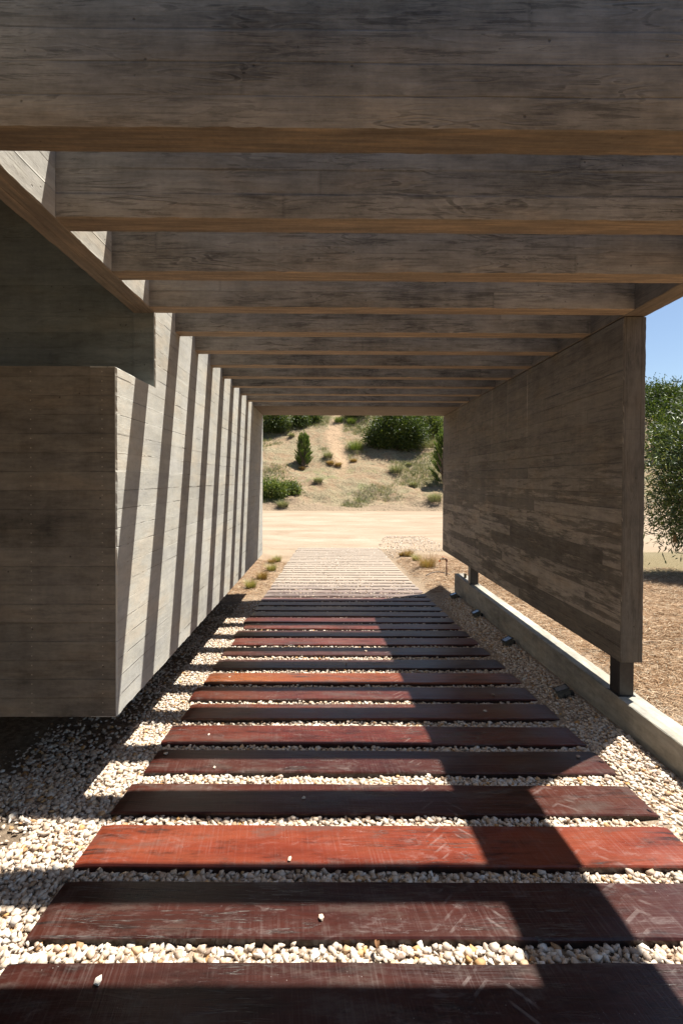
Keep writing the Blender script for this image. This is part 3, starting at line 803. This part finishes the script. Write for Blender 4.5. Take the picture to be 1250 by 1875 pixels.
# a few countable twigs
m_twig = plain('dead_twig_bark', (.30, .22, .15), .9, .2)
for (x0, y0, a, L, lab) in [(3.55, 5.9, 2.6, .9, 'long bent twig on the litter beyond the near post'), (3.3, 5.25, .15, .55, 'short pale twig lying beside the side wall end'),
                            (3.9, 6.6, 2.3, .7, 'forked dry twig further back on the right litter')]:
    P_ = [(x0 + math.cos(a + .25*math.sin(t*3))*L*t, y0 + math.sin(a + .25*math.sin(t*3))*L*t, float(height(x0 + math.cos(a)*L*t, y0 + math.sin(a)*L*t)) + .02 + .01*math.sin(t*7)) for t in np.linspace(0, 1, 9)]
    V, Fc = tube(P_, [.008 - .005*t for t in np.linspace(0, 1, 9)], 6)
    m_ = P_[5]; V2, F2 = tube([m_, (m_[0] + .1, m_[1] - .12, m_[2] + .015), (m_[0] + .13, m_[1] - .22, m_[2] + .01)], [.004, .003, .0015], 5)
    V, Fc = join([(V, Fc), (V2, F2)])
    tag(mesh_obj('fallen_twig', V, Fc, m_twig, None, origin=P_[0], smooth=True), lab, 'twig', 'fallen twigs on the right')

# =========================================================================================
# PLANTS
# =========================================================================================
def leafmat(name, stops, rough=.5, trans=.25):
    g = G(name); r = g.attr('rnd')
    c = g.ramp(r, stops); m = g.done(c, rough, .4)
    t = g.n('ShaderNodeBsdfTranslucent'); g.put(t.inputs[0], g.mix(1, c, (1.3, 1.4, .6), 'MULTIPLY'))
    mx = g.n('ShaderNodeMixShader'); mx.inputs[0].default_value = trans
    g.t.links.new(g.b.outputs[0], mx.inputs[1]); g.t.links.new(t.outputs[0], mx.inputs[2])
    g.t.links.new(mx.outputs[0], g.t.nodes['Material Output'].inputs[0])
    return m
m_tuft_g = leafmat('green_tuft_blades', [(0, (.13, .13, .035)), (.35, (.22, .22, .06)), (.6, (.33, .27, .11)), (1, (.42, .31, .17))])
m_tuft_o = leafmat('straw_tuft_blades', [(0, (.17, .09, .03)), (.4, (.29, .165, .055)), (.7, (.35, .22, .10)), (1, (.25, .21, .09))])
m_oli = leafmat('glossy_willow_leaves', [(0, (.022, .036, .011)), (.35, (.05, .078, .02)), (.7, (.10, .14, .03)), (1, (.20, .22, .08))], .42, .15)
m_bush = leafmat('green_bush_leaves', [(0, (.018, .030, .006)), (.4, (.038, .060, .010)), (.75, (.075, .105, .015)), (1, (.14, .16, .03))], .55)
m_lime = leafmat('fresh_shrub_leaves', [(0, (.04, .06, .014)), (.4, (.09, .13, .022)), (.75, (.16, .20, .035)), (1, (.27, .27, .09))], .55)
m_pine = leafmat('pine_needle_green', [(0, (.04, .066, .02)), (.45, (.09, .14, .03)), (.8, (.18, .24, .05)), (1, (.28, .32, .10))], .55)
m_grey = leafmat('grey_dune_blades', [(0, (.10, .11, .06)), (.5, (.18, .18, .10)), (1, (.32, .28, .17))], .7)
m_bark = plain('grey_brown_bark', (.16, .12, .085), .9, .2, var=.4, sc=12)

def blades(n, spread, h, w, lean=.7, seed=0, segs=3):
    r_ = np.random.default_rng(seed); a = r_.uniform(0, 2*np.pi, n); rr_ = spread*.35*np.sqrt(r_.uniform(0, 1, n))
    H = h*r_.uniform(.45, 1.1, n); l = lean*r_.uniform(.15, 1.1, n)*H; V = np.zeros((n, (segs+1)*2, 3)); da = a + r_.normal(0, .35, n)
    for k in range(segs+1):
        t = k/segs; x_ = np.cos(a)*rr_ + np.cos(da)*l*t**1.7; y_ = np.sin(a)*rr_ + np.sin(da)*l*t**1.7; z_ = H*(t - .18*(l/H)*t*t*1.5)
        ww = w*(1-t*.85)
        V[:, 2*k] = np.stack([x_ - np.sin(da)*ww, y_ + np.cos(da)*ww, z_], -1); V[:, 2*k+1] = np.stack([x_ + np.sin(da)*ww, y_ - np.cos(da)*ww, z_], -1)
    m = (segs+1)*2; base = (np.arange(n)*m)[:, None]
    Q = np.concatenate([base + np.array([[2*k, 2*k+1, 2*k+3, 2*k+2]]) for k in range(segs)], 0)
    return V.reshape(-1, 3), Q, np.repeat(r_.uniform(0, 1, n), m)
def tuft(loc, mat, h, lab, group, n=260, spread=.22, w=.0022, name='grass_tuft', cat='grass tuft', seed=0, lean=.8):
    V, Q, A = blades(n, spread, h, w, lean, seed)
    o = fast_mesh(name, V, Q, mat, {'rnd': A}, k=4); o.location = loc
    tag(o, lab, cat, group); return o
TG = 'grass tufts beside the far half of the path'
def gp(xp, yp, dz=0.0):
    p = on_path(xp, yp); return (p.x, p.y, float(height(p.x, p.y)) + dz)
for i, (xp, yp, m_, h, lab) in enumerate([
        (459, 1074, m_tuft_g, .20, 'nearest green grass tuft left of the path under the wall end'),
        (480, 1058, m_tuft_o, .22, 'orange straw tuft left of the path, between two green ones'),
        (497, 1043, m_tuft_g, .22, 'green grass tuft left of the path behind the orange one'),
        (497, 1030, m_tuft_o, .17, 'small brown dry tuft left of the path, partly hidden'),
        (507, 1027, m_tuft_g, .22, 'farthest green yellow tuft on the left of the path'),
        (735, 1024, m_tuft_o, .14, 'low brown tuft right of the path, farthest left of its row'),
        (748, 1025, m_tuft_o, .26, 'upright brown tuft right of the path behind the green one'),
        (762, 1037, m_tuft_g, .20, 'small green tuft right of the path'),
        (782, 1051, m_tuft_o, .36, 'largest straw coloured tuft right of the path beside the tap')]):
    tuft(gp(xp, yp), m_, h, lab, TG, n=520, spread=h*1.35, w=.0026, seed=i+50, lean=.9)

# ---- leafy crowns -----------------------------------------------------------------------
def crown(blobs, n, ll, lw, seed=0, droop=.2, clump=.22, per=14, up_=0.0):
    """leaves gathered on twig ends inside a set of ellipsoids (cx,cy,cz,rx,ry,rz,weight)"""
    r_ = np.random.default_rng(seed); m = max(1, n//per)
    W = np.array([b[6] for b in blobs]); W = W/W.sum(); bi = r_.choice(len(blobs), m, p=W); B = np.array([b[:6] for b in blobs])[bi]
    d = r_.normal(size=(m, 3)); d /= np.linalg.norm(d, axis=1)[:, None]; rad_ = r_.uniform(.25, 1.0, m)**.45*(1 + .16*r_.normal(size=m))
    C = B[:, :3] + d*B[:, 3:]*rad_[:, None]
    C = np.repeat(C, per, 0); D = np.repeat(d, per, 0); N = len(C)
    off = r_.normal(size=(N, 3))*clump*.5; P_ = C + off
    dirv = D*.7 + r_.normal(size=(N, 3))*.6 + np.array([0, 0, up_ - droop]); dirv /= np.linalg.norm(dirv, axis=1)[:, None]
    sidev = np.cross(dirv, r_.normal(size=(N, 3))); sidev /= np.linalg.norm(sidev, axis=1)[:, None]
    L_ = ll*r_.uniform(.6, 1.2, N)[:, None]; Wd = lw*r_.uniform(.7, 1.2, N)[:, None]; nn = np.cross(dirv, sidev)*L_*.12
    V = np.stack([P_ - dirv*L_*.5, P_ + sidev*Wd*.5 + nn*0, P_ + dirv*L_*.5 - nn, P_ - sidev*Wd*.5], 1)
    base = (np.arange(N)*4)[:, None]
    T_ = np.concatenate([base + np.array([[0, 1, 2]]), base + np.array([[0, 2, 3]])], 0)
    shade = np.clip(.45 + .28*r_.normal(size=m), 0, 1); A = np.clip(np.repeat(shade, per) + .18*r_.normal(size=N), 0, 1)
    return V.reshape(-1, 3), T_, np.repeat(A, 4)
def limbs(base, tips, r0, seed=0):
    rr_ = random.Random(seed); parts = []; b = Vector(base)
    for t in tips:
        t = Vector(t); path = []
        for k in range(7):
            s_ = k/6; p = b.lerp(t, s_); p.z = b.z + (t.z - b.z)*s_**.8
            p += Vector((rr_.uniform(-1, 1), rr_.uniform(-1, 1), 0))*.06*(t-b).length*math.sin(s_*math.pi); path.append(p)
        parts.append(tube(path, [r0*(1 - .85*k/6) for k in range(7)], 6))
    return join(parts)
def plant(name, loc, blobs, n, ll, lw, mat, lab, cat, group=None, seed=0, tips=None, r0=.05, trunk='trunk', **kw):
    e_ = empty(name, loc); tag(e_, lab, cat, group)
    V, T_, A = crown(blobs, n, ll, lw, seed, **kw)
    c_ = fast_mesh('crown', V, T_, mat, {'rnd': A}); c_.parent = e_
    if tips is None:
        tips = [(b[0]*.9, b[1]*.9, b[2] + b[5]*.5) for b in blobs] + [(b[0] + .6*b[3]*math.cos(i*2.1), b[1] + .6*b[4]*math.sin(i*2.1), b[2] + .2*b[5]) for i, b in enumerate(blobs)]
    V, Fc = limbs((0, 0, -.1), tips, r0, seed)
    me = bpy.data.meshes.new(trunk); me.from_pydata([tuple(v) for v in V], [], Fc); me.materials.append(m_bark)
    t_ = bpy.data.objects.new(trunk, me); col.objects.link(t_); t_.parent = e_
    return e_

# big willow-leaved shrub at the right edge
lx, ly = 7.75, 9.9; lz = float(height(lx, ly))
plant('willow_leaved_shrub', (lx, ly, lz), [(.1, 0, 2.0, 1.25, 1.2, 1.3, 3), (-.35, -.1, 1.35, 1.0, 1.0, .85, 2.6), (.35, .2, 3.1, .85, .8, .9, 1.6), (-.45, .1, 2.3, .75, .7, .7, 1.3), (.9, 0, 1.4, .8, .9, .8, 1)],
      21000, .14, .028, m_oli, 'dark glossy willow leaved shrub beyond the end of the right side wall', 'shrub', seed=3, r0=.06, droop=.15, clump=.30, per=22)
# dead hanging sprig on it
V, Q, A = blades(40, .05, .30, .006, .5, 9); V[:, 2] *= -1
o = fast_mesh('dead_sprig', V, Q, m_tuft_o, {'rnd': A}, k=4); sp = bpy.data.objects['willow_leaved_shrub']; o.parent = sp; o.location = (-1.0, -.3, .86)

def hill_pt(xp, yp):
    """photo pixel -> first point on the terrain"""
    d = right*((xp - CX)/F) + fwd + up*(-(yp - CY)/F); t = 20.0
    while t < 140:
        p = d*t
        if p.z < float(height(p.x, p.y)): break
        t += .1
    p = d*t; return p.x, p.y, float(height(p.x, p.y)) - .05

# small pine on the dune: upright shoots
def pine(loc, H, Rb, mat, lab, seed, nshoot=95, name='pine_tree', group=None):
    e_ = empty(name, loc); tag(e_, lab, 'pine tree', group); r_ = np.random.default_rng(seed); Vs, Ts, As = [], [], []; off = 0
    shoots = []
    for i in range(nshoot):
        t = r_.uniform(0, 1)**.8; z0_ = H*.04 + t*H*.72; rmax = Rb*(1 - .93*t)**.42*(.80 + .38*r_.uniform()) ; a = r_.uniform(0, 2*np.pi)
        tip = np.array([np.cos(a)*rmax, np.sin(a)*rmax, z0_ + H*.10 + .10*H*r_.uniform()]); basep = np.array([np.cos(a)*rmax*.35, np.sin(a)*rmax*.35, z0_ - .05*H])
        shoots.append((basep, tip))
    shoots.append((np.array([0, 0, .6*H]), np.array([0, 0, H]))); shoots.append((np.array([0, 0, .6*H]), np.array([.14*Rb, 0, H*.93]))); shoots.append((np.array([0, 0, .5*H]), np.array([-.25*Rb, 0, H*.88])))
    for (b_, t_) in shoots:
        m = 95; s_ = r_.uniform(.15, 1.0, m); c_ = b_ + (t_-b_)*s_[:, None]; dr = (t_-b_)/np.linalg.norm(t_-b_)
        dv = r_.normal(size=(m, 3))*.45 + dr*.8 + np.array([0, 0, .8]); dv /= np.linalg.norm(dv, axis=1)[:, None]
        sd_ = np.cross(dv, r_.normal(size=(m, 3))); sd_ /= np.linalg.norm(sd_, axis=1)[:, None]; L_ = .075*H*r_.uniform(.6, 1.1, m)[:, None]*(1.15 - .5*s_[:, None])
        v = np.stack([c_ - sd_*.011*H*.55, c_ + sd_*.011*H*.55, c_ + dv*L_], 1); Vs.append(v.reshape(-1, 3)); Ts.append((np.arange(m)*3)[:, None] + np.array([[0, 1, 2]]) + off); off += m*3
        As.append(np.repeat(np.clip(.15 + .55*s_ + .15*r_.normal(size=m) + .12*r_.normal(), 0, 1), 3))
    c_ = fast_mesh('crown', np.concatenate(Vs), np.concatenate(Ts), mat, {'rnd': np.concatenate(As)}); c_.parent = e_
    V, Fc = limbs((0, 0, -.1), [(0, 0, H*.9)] + [tuple(s[1]*.85) for s in shoots[::4]], .022*H, seed)
    me = bpy.data.meshes.new('trunk'); me.from_pydata([tuple(v) for v in V], [], Fc); me.materials.append(m_bark)
    t_ = bpy.data.objects.new('trunk', me); col.objects.link(t_); t_.parent = e_
    return e_
p = hill_pt(556, 853); s = p[1]/F
pine(p, 68*s, 17*s, m_pine, 'small upright young pine standing alone on the dune slope', 5, nshoot=170)
p = hill_pt(815, 888); s = p[1]/F
pine((p[0], p[1], p[2]), 112*s, 30*s, m_pine, 'taller pine on the right of the dune, cut by the right wall', 8, nshoot=110)
def bush(xp, yp, wpx, hpx, mat, lab, seed, n=5200, lobes=5, name='dune_bush', group='bushes on the dune', leaf=.20, cat='bush'):
    n = int(n*1.6); p = hill_pt(xp, yp); s = p[1]/F; w = wpx*s/2; h = hpx*s; r_ = random.Random(seed); bl = []
    for i in range(lobes):
        t = (i + .5)/lobes*2 - 1
        hh = h*r_.uniform(.62, 1.0)*(1 - .35*abs(t)); bl.append((t*w*.66, r_.uniform(-.3, .3)*w, hh*.5, w*.42, w*.45, hh*.5, 1.))
    bl.append((0, 0, h*.4, w*.8, w*.6, h*.4, 1.2))
    return plant(name, p, bl, n, leaf, leaf*.42, mat, lab, cat, group, seed, r0=.06, per=12, clump=.55*leaf/.2, up_=.45, trunk='stem')
bush(724, 820, 112, 88, m_bush, 'big dark green bush in the centre right of the dune', 21, 24000, 7)
bush(795, 800, 40, 62, m_lime, 'bright green bush behind the right pine', 22, 3000, 3)
bush(765, 800, 30, 55, m_bush, 'dark bush touching the right of the big bush', 27, 2600, 3)
bush(502, 792, 66, 55, m_bush, 'dark bush at the top left of the dune', 23, 6000, 4)
bush(549, 783, 32, 38, m_bush, 'narrower dark bush second from the left on the dune top', 24, 3000, 3)
bush(575, 774, 22, 20, m_bush, 'low round bush third from the left on the dune top', 25, 1600, 2)
bush(496, 914, 62, 46, m_lime, 'spreading leafy shrub at the foot of the dune by the left wall', 26, 6500, 4, leaf=.15)
bush(535, 905, 34, 28, m_lime, 'smaller fresh green shrub right of the leafy one at the dune foot', 29, 1800, 3, leaf=.14)
bush(650, 763, 60, 28, m_bush, 'low dark bush on the crest above the sand track', 30, 2200, 3)
# hill crest growth seen right of the side wall and beyond the opening
for i, (X_, Y_, w_, h_, lab) in enumerate([(40.5, 60, 5.2, 3.4, 'green bush on the skyline just right of the side wall'), (46, 61, 5, 3.2, 'green bush on the skyline behind the willow leaved shrub'),
                                    (36, 55, 4.5, 3.2, 'green bush on the slope below the skyline, right of the wall'), (41, 52, 4.2, 3.0, 'bush on the slope behind the shrub, lower right'),
                                    (33, 46, 3.6, 2.6, 'lower bush on the right slope beside the wall edge'), (-14, 62, 7, 4, 'long dark thicket on the dune crest far left'),
                                    (37.5, 57, 5, 3.6, 'bush on the slope between the skyline bush and the wall edge'), (31.5, 44, 3.4, 2.9, 'lowest fresh green bush on the right slope by the wall'),
                                    (35, 50, 4.2, 3.2, 'middle bush of the right slope behind the shrub'), (38.5, 50, 4.2, 3.2, 'right slope bush mostly hidden by the willow leaved shrub'),
                                    (3, 66, 7, 3.2, 'dark thicket on the dune crest behind the track'), (14, 62, 7, 3.6, 'dark thicket on the dune crest right of the big bush'),
                                    (-4, 68, 7, 3.4, 'dark thicket on the dune crest left of the track')]):
    z_ = float(height(X_, Y_)) - .1
    bl = [(t*w_*.55, random.uniform(-.8, .8), h_*.45*random.uniform(.8, 1.1), w_*.38, w_*.35, h_*.5, 1.) for t in (-.9, -.3, .3, .9)]
    plant('hill_bush', (X_, Y_, z_), bl, 5500, .30, .13, m_lime if i in (1, 3) else m_bush, lab, 'bush', 'bushes along the dune crest', seed=60+i, r0=.08, per=12, clump=.7, up_=.45, trunk='stem')
# clumps one can count
for i, (xp, yp, hp, m_, lab) in enumerate([
        (651, 824, 24, m_lime, 'pale green grassy clump left of the big bush'), (600, 838, 14, m_grey, 'grey green clump on the open slope right of the young pine'),
        (605, 851, 10, m_tuft_o, 'yellow tuft below the grey clump, left of the pair'), (619, 854, 10, m_tuft_o, 'yellow tuft below the grey clump, right of the pair'),
        (647, 846, 9, m_tuft_o, 'small yellow tuft under the pale green clump'), (552, 861, 9, m_tuft_o, 'yellow tuft at the foot of the young pine'),
        (724, 866, 20, m_grey, 'pale tuft with a dark base in the middle of the slope'), (782, 820, 26, m_grey, 'silvery clump beside the right pine'),
        (620, 774, 14, m_lime, 'bright green clump on top of the dune left of the track'), (643, 776, 13, m_lime, 'green clump on top of the dune right of the track'),
        (534, 800, 9, m_grey, 'small dark tuft on the slope above the young pine'), (582, 884, 13, m_grey, 'grey clump low on the slope'),
        (518, 928, 16, m_grey, 'grey green clump at the road edge near the left wall'), (748, 853, 8, m_grey, 'small bluish clump in the middle right slope'),
        (795, 918, 22, m_grey, 'dry pale clump at the foot of the right pine'), (757, 891, 12, m_grey, 'twiggy grey clump left of the right pine')]):
    p = hill_pt(xp, yp); s = p[1]/F
    tuft((p[0], p[1], p[2]), m_, hp*s, lab, 'grass clumps on the dune slope', n=520, spread=hp*s*1.5, w=.011, name='grass_clump', cat='grass clump', seed=200+i, lean=.9)
# uncountable thin grass
N = 16000; gx = rng.uniform(-9, 13, N*2); gy = rng.uniform(34, 60, N*2); kp = rng.uniform(size=N*2) < sstep(.42, .66, fbm(gx, gy, .35, 61))
kp &= np.abs(gx - (.55 + (gy-42)*.045 + .5*np.sin(gy*.35))) > .9
gx, gy = gx[kp], gy[kp]; gz = height(gx, gy); n_ = len(gx); per = 6
GX = np.repeat(gx, per) + rng.normal(0, .10, n_*per); GY = np.repeat(gy, per) + rng.normal(0, .10, n_*per); GZ = np.repeat(gz, per); a = rng.uniform(0, 6.28, n_*per)
hh = rng.uniform(.08, .30, n_*per); w_ = .016
V = np.stack([np.stack([GX - np.cos(a)*w_, GY - np.sin(a)*w_, GZ - .02], -1), np.stack([GX + np.cos(a)*w_, GY + np.sin(a)*w_, GZ - .02], -1),
              np.stack([GX + rng.normal(0, .12, n_*per), GY + rng.normal(0, .12, n_*per), GZ + hh], -1)], 1).reshape(-1, 3)
tag(fast_mesh('dune_grass', V, np.arange(len(V)).reshape(-1, 3), m_grey, {'rnd': np.repeat(np.repeat(rng.uniform(0, 1, n_), per), 3)}), 'thin dry grass growing all over the sandy dune slope', 'grass', kind='stuff')

# =========================================================================================
# SMALL FITTINGS
# =========================================================================================
m_fl = plain('grey_cast_housing', (.12, .112, .09), .5, .4, var=.35, sc=30)
m_blk = plain('black_rubber', (.025, .024, .022), .6, .4)
g = G('lamp_glass'); gn = g.noise(g.n('ShaderNodeTexCoord').outputs['Object'], 40, 2)
m_glass = g.done(g.ramp(gn, [(.3, (.13, .135, .14)), (.7, (.22, .225, .23))]), .12, .6, .35)
def floodlight(x, y, lab, aim=.0, cable=False):
    z = float(gravel_top(np.array([x]), np.array([y]))[0]) - .008
    e_ = empty('floodlight', (x, y, z)); e_.rotation_euler = (0, 0, aim); e_.scale = (.74, .74, .74); tag(e_, lab, 'floodlight', 'floodlights along the low wall')
    T_ = Matrix.Rotation(rad(-22), 4, 'Y')
    hs = bevel_box('housing', (.135, .105, .062), (0, 0, .062), m_fl, e_, .008, rot=T_)
    fr = bevel_box('front_frame', (.15, .125, .012), (-.0135, 0, .097), m_fl, e_, .004, rot=T_)
    bevel_box('glass', (.112, .088, .003), (-.0165, 0, .1048), m_glass, e_, .001, rot=T_)
    for s_ in (-1, 1):
        bevel_box('frame_bar', (.15, .012, .006), (-.0165, s_*.052, .104), m_blk, e_, .001, rot=T_)
        bevel_box('frame_bar', (.012, .092, .006), (-.0165 + s_*.062, 0, .104 + s_*.025), m_blk, e_, .001, rot=T_)
    for k in range(5): bevel_box('cooling_fin', (.006, .09, .026), (.020 + k*.013 - .03, 0, .026 + (k-2)*.005), m_fl, e_, .001, rot=T_)
    V, Fc = tube([(0, -.062, .066), (0, -.072, .05), (0, -.072, .012), (0, -.05, .004), (0, .05, .004), (0, .072, .012), (0, .072, .05), (0, .062, .066)], .005, 8)
    me = bpy.data.meshes.new('bracket'); me.from_pydata(V, [], Fc); me.materials.append(m_blk); o = bpy.data.objects.new('bracket', me); col.objects.link(o); o.parent = e_
    bevel_box('junction_box', (.05, .07, .05), (.095, .02, .045), m_blk, e_, .006)
    V, Fc = tube([(.10, -.01, .04), (.09, -.09, .02), (.05, -.15, .008), (.07, -.22, .0), (.10, -.30, -.01)] if not cable else
                 [(.06, -.02, .04), (.0, -.10, .05), (-.03, -.2, .02), (0, -.3, .01), (.06, -.42, -.005)], .0045, 7)
    me = bpy.data.meshes.new('cable'); me.from_pydata(V, [], Fc); me.materials.append(m_blk); o = bpy.data.objects.new('cable', me); col.objects.link(o); o.parent = e_
floodlight(1.90, 3.98, 'black floodlight nearest the camera, facing up beside the low wall', -.12)
floodlight(1.93, 5.30, 'floodlight second from the camera, shaded beside the low wall', .25)
floodlight(1.94, 6.48, 'floodlight third from the camera beside the low wall', .1)
floodlight(1.93, 7.62, 'floodlight farthest from the camera near the end of the low wall', .0, True)

# garden tap
tx_, ty_ = 2.32, 9.75; tz_ = float(height(tx_, ty_)); s = ty_/F
tap = empty('garden_tap', (tx_, ty_, tz_)); tag(tap, 'rusty standpipe tap with an orange handle at the end of the low wall', 'tap')
m_rust = plain('rusty_pipe', (.13, .055, .035), .7, .3, var=.4, sc=25); m_or = plain('orange_plastic', (.65, .14, .02), .4, .5); m_brass = plain('dull_brass', (.28, .22, .14), .35, .5, .8)
def child(name, VF, mat, parent, smooth=True):
    me = bpy.data.meshes.new(name); me.from_pydata([tuple(v) for v in VF[0]], [], VF[1]); me.materials.append(mat)
    if smooth: me.polygons.foreach_set('use_smooth', [True]*len(me.polygons))
    o = bpy.data.objects.new(name, me); col.objects.link(o); o.parent = parent; return o
child('pipe', tube([(0, 0, -.1), (0, 0, .30)], .013, 10), m_rust, tap); child('elbow', tube([(0, 0, .285), (0, 0, .325), (-.012, 0, .338), (-.035, 0, .338)], .018, 10), m_rust, tap)
child('valve', join([tube([(-.03, 0, .338), (-.10, 0, .338)], .014, 10), tube([(-.07, 0, .338), (-.07, 0, .372)], .009, 8), tube([(-.098, 0, .338), (-.125, 0, .328), (-.135, 0, .30)], .011, 8)]), m_brass, tap)
child('handle', join([tube([(-.145, 0, .31), (-.135, 0, .28)], [.016, .010], 8), tube([(-.10, 0, .377), (-.04, 0, .377)], .006, 6)]), m_or, tap)
# irrigation hose at its foot
hp = [(tx_ - .42 + .5*t, ty_ - .05 + .22*math.sin(t*2.6), float(height(tx_, ty_)) + .02 + .03*math.sin(t*3.1)) for t in np.linspace(0, 1, 12)]
V, Fc = tube(hp, .008, 8); tag(mesh_obj('hose', V, Fc, m_blk, None, origin=hp[0], smooth=True), 'thin black hose curving round the foot of the tap', 'hose')
V, Fc = join([tube([(2.115, 7.66, ZC), (2.115, 7.66, ZC + .055)], .021, 14), tube([(2.115, 7.66, ZC + .05), (2.115, 7.66, ZC + .062)], .024, 14)])
tag(mesh_obj('capped_pipe', V, Fc, plain('dark_brass_pipe', (.12, .09, .04), .45, .5, .6), None, origin=(2.115, 7.66, ZC)), 'short dark capped pipe on the far end of the low wall', 'pipe')

# =========================================================================================
for o in list(col.objects):
    if o.parent is None and o is not cam and o.type != 'LIGHT':
        o.location.z += LIFT
scene.cycles.max_bounces = 8
scene.cycles.diffuse_bounces = 5
